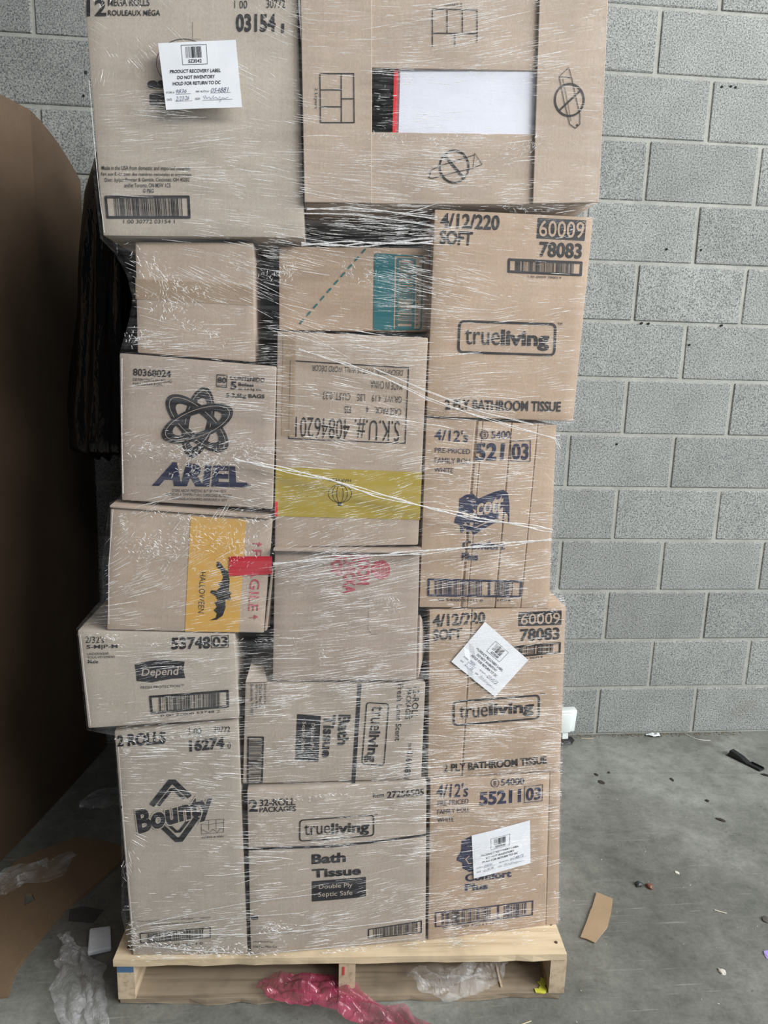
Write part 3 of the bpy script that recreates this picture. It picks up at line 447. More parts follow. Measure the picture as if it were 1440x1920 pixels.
  ["T","k",[[-13880,6833],[-13624,6834],[-13628,6696],[-13884,6695]],{"t":"1 00","r":0,"b":0.0,"s":0,"l":1}],
  ["T","k",[[-13367,6871],[-13024,6872],[-13026,6740],[-13370,6739]],{"t":"30772","r":0,"b":0.0,"s":0,"l":1}],
  ["T","k",[[-13887,6572],[-13149,6640],[-13154,6363],[-13884,6288]],{"t":"16274","r":0,"b":0.05,"s":0,"l":1}],
  ["T","k",[[-13079,6505],[-13019,6505],[-13021,6359],[-13082,6359]],{"t":"0","r":0,"b":0.0,"s":0,"l":1}],
  ["L","k",[[-14725,5030],[-14313,5588],[-14230,5588],[-13909,5231]],{"w":11.88,"l":1,"c":0}],
  ["L","k",[[-14581,5030],[-14299,5409],[-14236,5415],[-14035,5191]],{"w":6.48,"l":1,"c":0}],
  ["L","k",[[-14529,4542],[-14224,4206],[-14125,4212],[-13760,4760]],{"w":11.34,"l":1,"c":0}],
  ["L","k",[[-14428,4621],[-14226,4404],[-14147,4410],[-13894,4761]],{"w":5.94,"l":1,"c":0}],
  ["T","k",[[-15080,4905],[-13434,5372],[-13413,4731],[-15020,4168]],{"t":"Bounty","r":0,"b":0.05,"s":0,"l":3}],
  ["T","c",[[-15101,4943],[-13410,5410],[-13391,4693],[-15045,4129]],{"t":"Bounty","r":0,"b":0.095,"s":0,"l":2}],
  ["F","k",[[-13689,4668],[-13190,4705],[-13202,4380],[-13686,4338]],{"w":0.86,"r":0,"l":1}],
  ["L","k",[[-13517,4680],[-13523,4434]],{"w":0.76,"l":1,"c":0}],
  ["L","k",[[-13362,4692],[-13367,4459]],{"w":0.76,"l":1,"c":0}],
  ["L","k",[[-13691,4590],[-13520,4564],[-13370,4602],[-13198,4614]],{"w":0.76,"l":1,"c":0}],
  ["L","k",[[-13683,4461],[-13547,4382],[-13489,4395],[-13431,4459],[-13340,4381],[-13269,4472],[-13201,4458]],{"w":0.76,"l":1,"c":0}],
  ["T","k",[[-13676,4299],[-13203,4323],[-13204,4263],[-13677,4239]],{"t":"select-a-size","r":0,"b":0.0,"s":0,"l":1}],
  ["Q","k",[[-15403,5008],[-15346,5008],[-15349,4957],[-15405,4957]],{"r":0,"l":0}],
  ["T","k",[[-15150,2167],[-13516,2268],[-13517,2213],[-15152,2122]],{"t":"Made in the USA from domestic and imported materials.","r":0,"b":0.0,"s":0,"l":1}],
  ["T","k",[[-14849,2080],[-13704,2167],[-13706,2105],[-14851,2022]],{"t":"Distr. by Procter & Gamble, Cincinnati, OH 45202","r":0,"b":0.0,"s":0,"l":1}],
  ["F","k",[[-15117,1846],[-13536,1987],[-13542,1708],[-15104,1583]],{"w":2.16,"r":0,"l":1}],
  ["B","k",[[-14953,1830],[-13698,1939],[-13704,1717],[-14949,1622]],{"v":0,"s":3,"n":40,"l":1}],
  ["T","k",[[-14847,1523],[-13730,1606],[-13732,1536],[-14849,1454]],{"t":"1 00 30772 16274 0","r":0,"b":0.0,"s":0,"l":1}],
 ],
 '13':[
  ["T","k",[[-12329,7792],[-12263,7790],[-12266,7329],[-12333,7332]],{"t":"Distributed by:","r":90,"b":0.0,"s":0,"l":1}],
  ["T","k",[[-12418,7794],[-12352,7792],[-12356,7259],[-12423,7261]],{"t":"Old East Main Co.","r":90,"b":0.0,"s":0,"l":1}],
  ["T","k",[[-12506,7797],[-12440,7795],[-12445,7238],[-12512,7240]],{"t":"100 Mission Ridge","r":90,"b":0.0,"s":0,"l":1}],
  ["T","k",[[-12606,7800],[-12540,7798],[-12547,7094],[-12614,7097]],{"t":"Goodlettsville, TN 37072","r":90,"b":0.0,"s":0,"l":1}],
  ["F","k",[[-12675,6606],[-12323,6593],[-12361,5498],[-12700,5501]],{"w":3.78,"r":0,"l":1}],
  ["B","k",[[-12632,6530],[-12373,6520],[-12410,5564],[-12654,5563]],{"v":1,"s":21,"n":34,"l":1}],
  ["Q","k",[[-11622,7088],[-11121,7033],[-11164,5942],[-11665,6002]],{"r":2,"l":0}],
  ["T","a",[[-11337,6942],[-11240,6938],[-11270,6226],[-11373,6230]],{"t":"· Double Ply","r":90,"b":0.0,"s":0,"l":1}],
  ["T","a",[[-11525,6998],[-11428,6994],[-11465,6196],[-11562,6200]],{"t":"· Septic Safe","r":90,"b":0.0,"s":0,"l":1}],
  ["T","k",[[-10738,7045],[-10477,7036],[-10520,6322],[-10757,6331]],{"t":"Bath","r":90,"b":0.042,"s":0,"l":1}],
  ["T","k",[[-11053,7056],[-10795,7047],[-10876,6038],[-11089,6053]],{"t":"Tissue","r":90,"b":0.042,"s":0,"l":1}],
  ["Q","k",[[-10339,7748],[-10257,7746],[-10352,5365],[-10435,5369]],{"r":0,"l":0}],
  ["F","k",[[-10148,7324],[-9645,7271],[-9712,5789],[-10226,5841]],{"w":2.38,"r":7,"l":1}],
  ["T","k",[[-10016,7228],[-9783,7213],[-9827,6637],[-10054,6646]],{"t":"true","r":90,"b":0.0,"s":0,"l":1}],
  ["T","k",[[-10130,6636],[-9827,6625],[-9880,5887],[-10174,5899]],{"t":"living","r":90,"b":0.04,"s":0,"l":1}],
  ["T","k",[[-9132,7633],[-8992,7629],[-9013,6899],[-9155,6909]],{"t":"12-ROLL","r":90,"b":0.01,"s":0,"l":1}],
  ["T","k",[[-9271,7611],[-9166,7608],[-9177,6879],[-9286,6885]],{"t":"PACKAGES","r":90,"b":0.01,"s":0,"l":1}],
  ["T","k",[[-9472,7711],[-9349,7708],[-9376,6379],[-9494,6383]],{"t":"Fresh Linen Scent","r":90,"b":0.01,"s":0,"l":1}],
  ["T","k",[[-9194,6308],[-9111,6305],[-9106,6150],[-9189,6154]],{"t":"Item","r":90,"b":0.0,"s":0,"l":1}],
  ["T","k",[[-9212,6120],[-9081,6115],[-9136,5438],[-9274,5458]],{"t":"31614801","r":90,"b":0.01,"s":0,"l":1}],
 ],
 '14':[
  ["T","k",[[-12647,5182],[-12460,5171],[-12463,4877],[-12650,4889]],{"t":"2","r":0,"b":0.04,"s":0,"l":1}],
  ["T","k",[[-12420,5168],[-11655,5168],[-11655,4987],[-12422,5009]],{"t":"32-ROLL","r":0,"b":0.02,"s":0,"l":1}],
  ["T","k",[[-12422,4989],[-11643,4973],[-11643,4843],[-12423,4860]],{"t":"PACKAGES","r":0,"b":0.02,"s":0,"l":1}],
  ["T","k",[[-9951,5168],[-9713,5175],[-9710,5062],[-9948,5063]],{"t":"Item","r":0,"b":0.0,"s":0,"l":1}],
  ["T","k",[[-9642,5196],[-8816,5225],[-8813,5041],[-9638,5031]],{"t":"27256505","r":0,"b":0.02,"s":0,"l":1}],
  ["F","k",[[-11569,4630],[-9919,4656],[-9906,4120],[-11572,4091]],{"w":2.81,"r":8,"l":1}],
  ["T","k",[[-11461,4499],[-10890,4493],[-10888,4242],[-11451,4241]],{"t":"true","r":0,"b":0.0,"s":0,"l":1}],
  ["T","k",[[-10866,4500],[-10021,4502],[-10024,4155],[-10862,4147]],{"t":"living","r":0,"b":0.04,"s":0,"l":1}],
  ["T","k",[[-9916,4680],[-9844,4675],[-9843,4622],[-9914,4627]],{"t":"TM","r":0,"b":0.0,"s":0,"l":1}],
  ["L","k",[[-12673,3976],[-12061,3967],[-10822,3931],[-9875,3971],[-9240,4020],[-8724,4058]],{"w":5.4,"l":1,"c":0}],
  ["T","k",[[-11294,3760],[-10531,3762],[-10534,3510],[-11293,3510]],{"t":"Bath","r":0,"b":0.045,"s":0,"l":1}],
  ["T","k",[[-11287,3388],[-10188,3385],[-10184,3160],[-11274,3163]],{"t":"Tissue","r":0,"b":0.045,"s":0,"l":1}],
  ["Q","k",[[-11286,3076],[-10074,3094],[-10063,2576],[-11283,2551]],{"r":2,"l":0}],
  ["T","a",[[-11226,2980],[-10379,2976],[-10376,2824],[-11225,2839]],{"t":"· Double Ply","r":0,"b":0.0,"s":0,"l":1}],
  ["T","a",[[-11236,2785],[-10376,2777],[-10373,2619],[-11236,2638]],{"t":"· Septic Safe","r":0,"b":0.0,"s":0,"l":1}],
  ["Q","k",[[-12634,2301],[-12481,2288],[-12482,2178],[-12635,2191]],{"r":0,"l":0}],
  ["F","k",[[-9996,1716],[-8741,1827],[-8728,1486],[-9990,1442]],{"w":2.7,"r":0,"l":1}],
  ["B","k",[[-9872,1702],[-8828,1792],[-8818,1533],[-9867,1473]],{"v":0,"s":17,"n":40,"l":1}],
  ["T","k",[[-12594,1647],[-12147,1604],[-12148,1541],[-12594,1584]],{"t":"Distributed by:","r":0,"b":0.0,"s":0,"l":1}],
  ["T","k",[[-12595,1521],[-12060,1469],[-12060,1406],[-12596,1458]],{"t":"Old East Main Co.","r":0,"b":0.0,"s":0,"l":1}],
 ],
}
LABELS={"a": [-1.192, [[-1.4, 1.9728], [-1.2685, 1.9858], [-1.259, 1.88], [-1.3901, 1.8689]]], "b": [-1.15, [[-0.7622, 0.9081], [-0.6591, 0.8169], [-0.7301, 0.7339], [-0.8324, 0.8198]]], "c": [-1.14, [[-0.7664, 0.3957], [-0.6275, 0.4192], [-0.6184, 0.3064], [-0.7554, 0.2827]]]}
LABEL_LAYOUT=[
 ["F",[[0.2922,0.048],[0.6175,0.0495],[0.6051,0.3368],[0.2869,0.3343]],{"w":0.6}],
 ["B",[[0.3448,0.0739],[0.5533,0.0742],[0.549,0.2399],[0.3399,0.2377]],{"n":18}],
 ["T",[[0.366,0.2613],[0.5362,0.2593],[0.5335,0.311],[0.3612,0.3107]],{"t":"@","b":0.02}],
 ["T",[[0.1138,0.403],[0.7715,0.4131],[0.7669,0.4655],[0.1086,0.4541]],{"t":"PRODUCT RECOVERY LABEL","b":0.02}],
 ["T",[[0.1995,0.4952],[0.6872,0.5016],[0.6825,0.554],[0.1943,0.547]],{"t":"DO NOT INVENTORY","b":0.02}],
 ["T",[[0.1322,0.5835],[0.7544,0.5906],[0.7497,0.6438],[0.1268,0.6362]],{"t":"HOLD FOR RETURN TO DC","b":0.02}],
 ["T",[[0.0287,0.7282],[0.1365,0.7248],[0.1332,0.7567],[0.0256,0.7569]],{"t":"STORE #"}],
 ["T",[[0.1598,0.7018],[0.3,0.6951],[0.2944,0.7517],[0.1541,0.7576]],{"t":"$1","h":1}],
 ["T",[[0.4188,0.729],[0.5857,0.7283],[0.5828,0.76],[0.4157,0.7609]],{"t":"PRP AUTH #"}],
 ["T",[[0.6175,0.7017],[0.8514,0.692],[0.8452,0.7633],[0.6117,0.7653]],{"t":"$2","h":1}],
 ["T",[[0.031,0.8326],[0.094,0.8321],[0.0907,0.864],[0.0276,0.8646]],{"t":"DATE"}],
 ["T",[[0.1492,0.8055],[0.3224,0.8009],[0.3165,0.8606],[0.1427,0.8694]],{"t":"$3","h":1}],
 ["T",[[0.3978,0.8376],[0.4611,0.8347],[0.458,0.8665],[0.3949,0.8679]],{"t":"SIGN"}],
 ["L",[[0.1529,0.7696],[0.3485,0.77]],{"w":0.4}],
 ["L",[[0.6067,0.773],[0.8723,0.7724]],{"w":0.4}],
 ["L",[[0.1349,0.8771],[0.3589,0.8784]],{"w":0.4}],
 ["L",[[0.4918,0.8799],[0.8843,0.8762]],{"w":0.4}],
 ["L",[[0.5052,0.8126],[0.5216,0.8612],[0.5338,0.8058],[0.5502,0.8544],[0.5803,0.8317],[0.6053,0.8647],[0.6452,0.8105],[0.6332,0.8658],[0.6709,0.8355],[0.6959,0.8684],[0.7274,0.8299],[0.7126,0.9169],[0.7539,0.8469],[0.7874,0.8642],[0.8313,0.8422]],{"w":0.5,"h":1}],
]
FILM_LEFT=[[-1.5267, 2.081], [-1.527, 1.9845], [-1.5255, 1.8682], [-1.5225, 1.7562], [-1.516, 1.653], [-1.4911, 1.6275], [-1.4721, 1.5913], [-1.4635, 1.5496], [-1.4718, 1.5115], [-1.4896, 1.4584], [-1.4921, 1.4457], [-1.4962, 1.3155], [-1.5005, 1.1801], [-1.5242, 1.1662], [-1.5341, 1.1081], [-1.5447, 1.0403], [-1.5448, 0.9779], [-1.6008, 0.9114], [-1.5974, 0.8091], [-1.5925, 0.6894], [-1.5388, 0.6764], [-1.5359, 0.5569], [-1.5346, 0.4438], [-1.5393, 0.3406], [-1.5436, 0.248], [-1.5331, 0.1799]]
FILM_RIGHT=[[-0.6153, 2.1405], [-0.6086, 1.9783], [-0.6044, 1.8624], [-0.6015, 1.7478], [-0.6052, 1.7307], [-0.6069, 1.6172], [-0.6119, 1.3407], [-0.6395, 1.3317], [-0.6341, 1.2892], [-0.6316, 1.1251], [-0.6379, 1.0287], [-0.5963, 0.9613], [-0.5919, 0.9058], [-0.5784, 0.5793], [-0.566, 0.3703], [-0.5539, 0.1956]]
# direction field of the film folds: X, Z (mm), direction (degrees), density, length (mm)
FOLD_FIELD=[[-1485.5,2003.3,-20.7,0.5,20],
[-1459.2,1996.8,-58.9,0.6,20],
[-1288.5,2015.3,-51.8,0.25,30],
[-1507.0,1928.0,-82.2,0.4,15],
[-1491.3,1886.9,8.6,1.0,45],
[-1449.0,1820.7,10.3,1.3,60],
[-1357.0,1825.3,7.5,1.0,50],
[-1235.7,1840.0,-0.9,0.5,45],
[-1234.8,1926.3,-30.7,0.3,40],
[-1283.7,1767.1,-6.0,0.7,45],
[-1452.0,1750.6,-0.3,0.3,30],
[-1454.3,1697.0,-1.5,0.5,30],
[-1313.3,1702.9,-2.4,0.5,50],
[-1188.9,1762.5,-5.0,0.9,30],
[-1179.1,1954.8,-1.3,0.5,18],
[-1105.3,2026.3,2.6,1.6,45],
[-1011.7,2015.2,6.1,1.7,45],
[-878.9,2014.6,14.0,1.8,50],
[-745.9,2048.1,14.0,1.5,40],
[-685.1,2017.5,10.4,0.5,25],
[-1094.5,1899.5,0.3,1.2,20],
[-989.8,1905.0,3.0,2.2,22],
[-883.8,1910.7,3.0,0.9,30],
[-776.4,1916.4,5.7,0.9,25],
[-678.4,1930.4,0.4,0.7,25],
[-1103.2,1828.9,6.5,1.4,45],
[-1006.6,1815.8,-3.7,1.6,50],
[-878.1,1785.6,5.4,1.2,30],
[-752.7,1855.1,10.1,1.2,25],
[-671.4,1840.9,-22.6,1.1,20],
[-667.9,1795.2,9.0,0.9,30],
[-1044.3,1759.9,-4.0,1.3,55],
[-827.1,1760.4,9.9,0.9,25],
[-1072.6,1703.8,-2.4,1.6,60],
[-963.8,1689.7,7.9,1.8,40],
[-1072.0,1666.7,1.3,2.2,60],
[-863.9,1693.7,-1.4,1.5,30],
[-763.8,1711.9,-2.3,0.8,25],
[-661.4,1711.4,11.6,1.3,25],
[-657.7,1663.8,-2.4,0.7,20],
[-1410.2,1625.9,-2.7,0.4,30],
[-1411.5,1588.8,-44.4,0.9,15],
[-1315.6,1592.2,-21.9,0.8,55],
[-1248.3,1556.7,-22.9,1.4,50],
[-1385.2,1514.2,-18.4,0.7,40],
[-1288.1,1507.6,16.3,0.9,50],
[-1415.6,1474.9,6.6,0.8,35],
[-1278.8,1478.8,6.5,0.8,40],
[-1160.0,1635.3,-9.4,1.5,50],
[-1100.9,1618.7,-6.6,1.0,40],
[-962.6,1652.2,-6.3,1.6,35],
[-971.1,1604.4,-14.2,1.5,45],
[-1120.2,1560.9,-9.8,0.6,35],
[-1080.0,1533.3,-1.1,1.3,45],
[-1159.8,1521.1,-17.9,0.8,40],
[-959.0,1537.1,1.8,1.8,45],
[-862.2,1656.0,-7.2,0.7,35],
[-769.0,1630.8,-9.1,0.25,20],
[-859.0,1589.0,-10.4,1.1,40],
[-787.0,1586.6,-9.4,0.9,25],
[-794.8,1542.2,11.4,1.6,50],
[-659.1,1546.5,11.3,1.5,40],
[-674.0,1605.1,-5.5,0.15,15],
[-854.4,1490.9,5.5,1.1,50],
[-749.6,1483.8,5.4,0.9,30],
[-851.6,1430.6,8.2,1.4,60],
[-735.2,1423.3,9.2,0.9,40],
[-641.6,1456.3,6.3,0.35,20],
[-805.9,1359.8,-6.6,1.0,50],
[-677.6,1362.5,5.1,0.6,30],
[-1119.5,1473.5,1.6,1.5,50],
[-998.0,1476.9,5.5,1.4,50],
[-1119.2,1423.9,-10.4,1.5,45],
[-996.0,1396.7,-10.5,1.3,35],
[-1159.5,1362.6,-4.8,1.1,35],
[-1015.0,1324.6,-7.9,1.2,35],
[-1118.0,1270.8,-9.2,1.6,30],
[-982.3,1273.0,12.9,1.5,30],
[-1159.2,1207.2,10.9,1.6,35],
[-990.9,1198.5,23.0,1.7,30],
[-1074.9,1154.5,12.8,1.6,35],
[-1159.0,1110.5,20.9,1.4,30],
[-967.1,1111.7,10.6,1.3,35],
[-1457.5,1395.9,7.4,0.7,40],
[-1319.8,1399.1,-5.7,0.8,35],
[-1240.4,1360.9,-3.8,1.1,40],
[-1431.1,1316.7,-2.0,0.7,30],
[-1271.5,1299.3,5.1,1.0,30],
[-1453.0,1265.5,35.6,1.8,12],
[-1343.0,1256.9,40.6,2.4,12],
[-1262.1,1237.4,-19.8,1.6,25],
[-1465.5,1203.4,11.0,1.1,30],
[-1293.7,1184.4,-14.9,1.1,35],
[-1469.4,1108.5,50.2,1.4,12],
[-1326.0,1109.4,55.4,1.3,14],
[-1431.0,1043.9,40.8,1.2,14],
[-1263.8,1109.8,50.8,1.2,14],
[-1453.7,988.9,18.9,1.0,35],
[-1328.8,977.6,15.7,1.0,35],
[-1264.9,1022.2,10.6,1.0,40],
[-1382.5,932.8,12.5,1.0,35],
[-867.1,1306.5,-4.9,2.2,30],
[-738.7,1308.7,4.0,1.7,30],
[-864.3,1242.9,-4.2,2.2,30],
[-733.4,1223.2,5.7,1.8,30],
[-838.8,1156.6,-7.5,2.2,30],
[-707.3,1157.8,3.5,2.0,30],
[-834.7,1067.9,8.4,2.0,35],
[-723.1,1057.0,8.4,1.8,30],
[-832.1,1011.3,10.4,1.9,35],
[-718.9,988.3,5.1,1.5,25],
[-645.7,1224.3,-56.4,0.3,10],
[-1158.9,1022.3,10.5,1.4,60],
[-986.1,1011.2,10.4,1.5,60],
[-1115.5,943.2,7.2,1.3,55],
[-983.5,908.0,8.1,1.4,50],
[-1114.9,862.3,5.9,1.4,55],
[-959.3,837.3,5.8,1.3,55],
[-1245.2,874.9,1.7,1.5,45],
[-1520.8,877.0,-0.4,0.5,35],
[-1352.0,887.2,5.0,1.2,40],
[-1481.4,819.3,10.2,0.7,45],
[-1333.0,782.5,8.0,1.2,45],
[-1494.9,749.4,5.7,0.5,30],
[-1334.5,711.1,7.8,1.3,40],
[-1443.5,695.0,5.6,2.2,30],
[-1158.4,768.2,7.9,1.4,50],
[-1002.1,754.0,6.7,1.5,60],
[-1158.3,683.6,0.0,2.0,60],
[-977.7,680.2,-2.2,1.9,60],
[-1158.1,609.6,2.0,1.2,50],
[-975.4,592.7,7.4,1.3,45],
[-1158.0,553.1,0.7,2.6,35],
[-974.6,561.0,5.1,2.0,35],
[-805.8,930.4,6.0,1.5,40],
[-668.8,918.1,4.9,1.3,35],
[-813.1,847.9,5.8,1.5,45],
[-637.3,797.8,1.4,0.8,30],
[-819.3,739.1,4.5,1.3,40],
[-816.5,677.2,-2.2,2.0,60],
[-652.2,674.1,-3.2,2.0,50],
[-813.5,614.2,3.1,1.2,45],
[-693.1,573.0,5.1,1.8,35],
[-1465.9,671.4,-3.4,1.6,35],
[-1335.5,668.8,-3.4,1.4,35],
[-1446.7,604.0,-3.6,0.5,35],
[-1337.7,564.1,-6.0,0.7,35],
[-1452.1,453.8,-4.2,0.5,50],
[-1340.7,424.3,-3.1,0.9,45],
[-1432.0,388.6,1.3,0.9,50],
[-1457.2,310.9,-2.4,0.12,30],
[-1343.1,312.8,4.6,0.3,50],
[-1460.1,230.7,11.5,1.5,40],
[-1345.3,211.7,9.0,2.2,40],
[-1427.4,174.6,0.7,1.6,25],
[-1299.6,154.4,3.0,2.4,25],
[-1526.4,405.0,-88.3,1.0,12],
[-1157.9,508.6,-0.6,1.1,45],
[-972.8,490.2,-0.6,1.1,45],
[-1157.8,444.1,0.4,0.9,45],
[-971.5,437.9,2.6,1.0,40],
[-1157.6,338.6,4.6,0.5,40],
[-968.8,331.2,11.5,1.2,40],
[-1157.5,244.0,6.7,0.9,30],
[-990.8,250.3,14.8,1.5,30],
[-1157.3,161.1,3.0,2.2,25],
[-964.5,165.6,6.5,1.6,30],
[-1228.4,192.4,3.1,1.8,25],
[-761.7,523.1,-1.6,1.3,40],
[-638.0,466.9,0.4,1.2,35],
[-781.0,431.6,2.5,1.3,50],
[-693.0,374.9,6.9,0.8,35],
[-608.8,399.0,14.9,1.3,30],
[-801.3,351.8,9.1,1.5,45],
[-748.3,267.4,11.3,1.3,45],
[-794.8,213.7,4.2,1.6,30],
[-645.4,206.9,3.1,1.3,25],
[-743.1,169.0,5.3,2.0,30]]
BANDS=[[5, [[-1.2818, 1.2563], [-1.2003, 1.2409], [-1.0967, 1.2192], [-1.0123, 1.1925], [-0.9048, 1.1666], [-0.7953, 1.1425], [-0.7179, 1.1331], [-0.6437, 1.1203]]], [3, [[-1.1595, 1.4674], [-1.0789, 1.4449], [-0.9969, 1.419], [-0.9129, 1.3814], [-0.8277, 1.3544], [-0.7411, 1.3301], [-0.6533, 1.3085], [-0.6408, 1.2874]]], [5, [[-1.2095, 1.0477], [-1.0951, 1.0613], [-1.0094, 1.0661], [-0.9122, 1.0731], [-0.8143, 1.0847], [-0.7264, 1.093], [-0.6445, 1.1013]]], [2.2, [[-1.0178, 1.4365], [-0.9134, 1.3957], [-0.8067, 1.358], [-0.6984, 1.3351]]], [1.2, [[-1.5325, 0.2187], [-1.4589, 0.2395], [-1.3435, 0.2639], [-1.2391, 0.2809], [-1.1104, 0.2916]]], [1.0, [[-1.533, 0.208], [-1.425, 0.2258], [-1.3094, 0.238], [-1.1573, 0.2447]]], [1.5, [[-1.5293, 0.1902], [-1.4257, 0.2028], [-1.2633, 0.1949], [-1.062, 0.2018], [-0.8814, 0.2184]]], [1.2, [[-1.524, 0.1804], [-1.4154, 0.1639], [-1.2639, 0.1424], [-1.1094, 0.1512], [-0.8796, 0.1679]]], [1.3, [[-1.4845, 1.442], [-1.4894, 1.3558], [-1.4925, 1.2654], [-1.4941, 1.1882]]], [0.9, [[-1.5184, 1.9092], [-1.5153, 1.8163], [-1.5099, 1.7117], [-1.505, 1.6617]]], [0.9, [[-1.5279, 0.6568], [-1.5261, 0.5095], [-1.5219, 0.3561], [-1.5187, 0.2235]]], [1.1, [[-1.5145, 1.1566], [-1.5281, 1.0447], [-1.534, 0.9238]]], [1.0, [[-1.5898, 0.9017], [-1.5862, 0.7992], [-1.5808, 0.7056]]], [3.5, [[-1.1455, 1.7164], [-1.0729, 1.7204], [-1.0045, 1.7187], [-0.9054, 1.7109]]], [2.5, [[-1.1503, 1.7089], [-1.063, 1.7108], [-0.9844, 1.7048], [-0.9098, 1.6967]]], [6, [[-1.155, 1.6554], [-1.072, 1.6586], [-1.0031, 1.6622], [-0.9118, 1.6705]]]]

# ------------------------------------------------------------------ setting: block wall, floor
B, J = .2032, .013
wall = link('wall_back', box(-3.3, 2.1, .0045, .21, 0, 3.2), [MORTAR], kind='structure')
def block_mesh(w, seed):
    r = random.Random(seed); h = B - J
    bm = hexa([(0, 0, 0), (w, 0, 0), (w, .18, 0), (0, .18, 0), (0, 0, h), (w, 0, h), (w, .18, h), (0, .18, h)], .003, 1)
    for v in bm.verts:
        if v.co.y < .01: v.co.x += r.uniform(-.0012, .0012); v.co.z += r.uniform(-.0012, .0012)
    return bm_mesh(bm)
bms = [block_mesh(2*B - J, k) for k in range(5)]
for m in bms: m.materials.append(BLOCK)
for row in range(15):
    for c in range(-8, 5):
        x = (c if row % 2 == 0 else c - .5)*2*B
        o = bpy.data.objects.new('concrete_block', bms[rnd.randrange(5)]); COL.objects.link(o); o.parent = wall
        o.location = (x + J/2 + rnd.uniform(-.001, .001), rnd.uniform(-.0012, .0012), row*B + J/2 + rnd.uniform(-.001, .001))
HOLE_SHADE = plain('hole_shade', (.008, .008, .01), .9)  # solid dark discs, their colour standing in for shade inside the holes
for x, z in [(.238, 2.414), (.27, 2.417), (.287, 2.415), (.099, 1.88), (.226, 1.882), (.033, 1.623), (.059, 1.622), (.336, 1.624), (.22, 1.551), (-.02, 1.183), (-1.89, 2.272)]:
    bm = bmesh.new(); bmesh.ops.create_cone(bm, segments=10, radius1=.0042, radius2=.0042, depth=.004, cap_ends=True, matrix=Matrix.Translation((x, 0, z)) @ Matrix.Rotation(pi/2, 4, 'X'))
    link('drill_hole_shade', bm_mesh(bm), [HOLE_SHADE], wall)
fl = bmesh.new()
for (x0, x1, y0, y1) in ((-6, 5, -8, -.2755), (-6, 5, -.2725, .21)):
    m = box(x0, x1, y0, y1, -.15, 0); fl.from_mesh(m)
for v in fl.verts:
    if -.29 < v.co.y < -.26: v.co.y -= .045*(v.co.x + .2)*.9
floor = link('floor', bm_mesh(fl), [FLOOR], kind='structure')
# dust and grit gathered along the foot of the wall
gb = bmesh.new()
for i in range(260):
    x = rnd.uniform(-.1, .62); y = -abs(rnd.gauss(0, .013)) - .002; s = rnd.uniform(.0008, .0028); a = rnd.uniform(0, pi)
    bmesh.ops.create_icosphere(gb, subdivisions=1, radius=s, matrix=Matrix.Translation((x, y, s*.4)) @ Matrix.Rotation(a, 4, 'Z') @ Matrix.Diagonal((rnd.uniform(1, 3.), 1, .5, 1)))
o = link('wall_foot_grit', bm_mesh(gb), [plain('grit', (.13, .11, .075), .9)], kind='stuff', label='brown grit and dust gathered along the foot of the block wall', category='grit')
gb = bmesh.new()
for i in range(300):
    x = rnd.uniform(-2.0, .75); y = rnd.uniform(-1.5, -.05); s = rnd.uniform(.0005, .0014); a = rnd.uniform(0, pi)
    if -1.62 < x < -.5 and y > -1.25: continue
    if x < -1.62 and y > -1.18: continue
    bmesh.ops.create_icosphere(gb, subdivisions=1, radius=s, matrix=Matrix.Translation((x, y, s*.4)) @ Matrix.Rotation(a, 4, 'Z') @ Matrix.Diagonal((rnd.uniform(1, 3.5), 1, .5, 1)))
o = link('floor_crumbs', bm_mesh(gb), [plain('crumbs', (.48, .47, .41), .9)], kind='stuff', label='tiny pale crumbs scattered over the concrete floor', category='crumbs')

# ------------------------------------------------------------------ pallet
pal = thing('pallet', 'pale pine wooden pallet under the shrink-wrapped cartons', 'pallet', (-1.052, -1.192, 0))
pal.rotation_euler = (0, 0, -.040)
PW, PL_ = 1.032, 1.14
def plank(name, x0, x1, y0, y1, z0, z1, mat, rough=.0015, nx=14):
    """board with slightly ragged long edges"""
    along_x = (x1-x0) > (y1-y0); vs = []; fs = []; n = nx
    for i in range(n+1):
        t = i/n; r = [rnd.gauss(0, rough) for _ in range(4)]
        if along_x: x = lerp(x0, x1, t); vs += [(x, y0+r[0], z0+abs(r[1])), (x, y1+r[2], z0), (x, y1+r[2], z1), (x, y0+r[0]*.5, z1)]
        else: y = lerp(y0, y1, t); vs += [(x1+r[0], y, z0), (x0+r[1], y, z0), (x0+r[1], y, z1), (x1+r[0], y, z1)]
    for i in range(n):
        a = 4*i
        for k in range(4): b = (k+1) % 4; fs.append((a+k, a+b, a+4+b, a+4+k))
    fs += [(0, 3, 2, 1), (4*n, 4*n+1, 4*n+2, 4*n+3)]
    bm = bmesh.new(); bv = [bm.verts.new(v) for v in vs]; [bm.faces.new([bv[i] for i in f]) for f in fs]; bmesh.ops.recalc_face_normals(bm, faces=bm.faces[:])
    return link(name, bm_mesh(bm), [mat], pal)
yy = 0.
for i, wd in enumerate((.128, .088, .088, .088, .088, .088, .128)):
    y0 = [0, .18, .34, .50, .66, .82, PL_-.128][i]
    plank('deck_board', -PW/2+rnd.uniform(-.003, .003), PW/2-.006, y0, y0+wd, .1075, .125, PINE, .0012, 26)
for x in (-PW/2+.003, -.0145, PW/2-.041): plank('stringer', x, x+.038, .004, PL_-.004, .0165, .107, PINE_Y, .0006)
for i, y0 in enumerate((0.004, .26, .52, .80, PL_-.12)):
    plank('bottom_board', -PW/2+.006, PW/2-.014, y0, y0+(.098 if i == 0 else .10), 0, .016, PINE_OLD, .0025, 26)
NAIL = plain('nail_rust', (.075, .045, .03), .6)
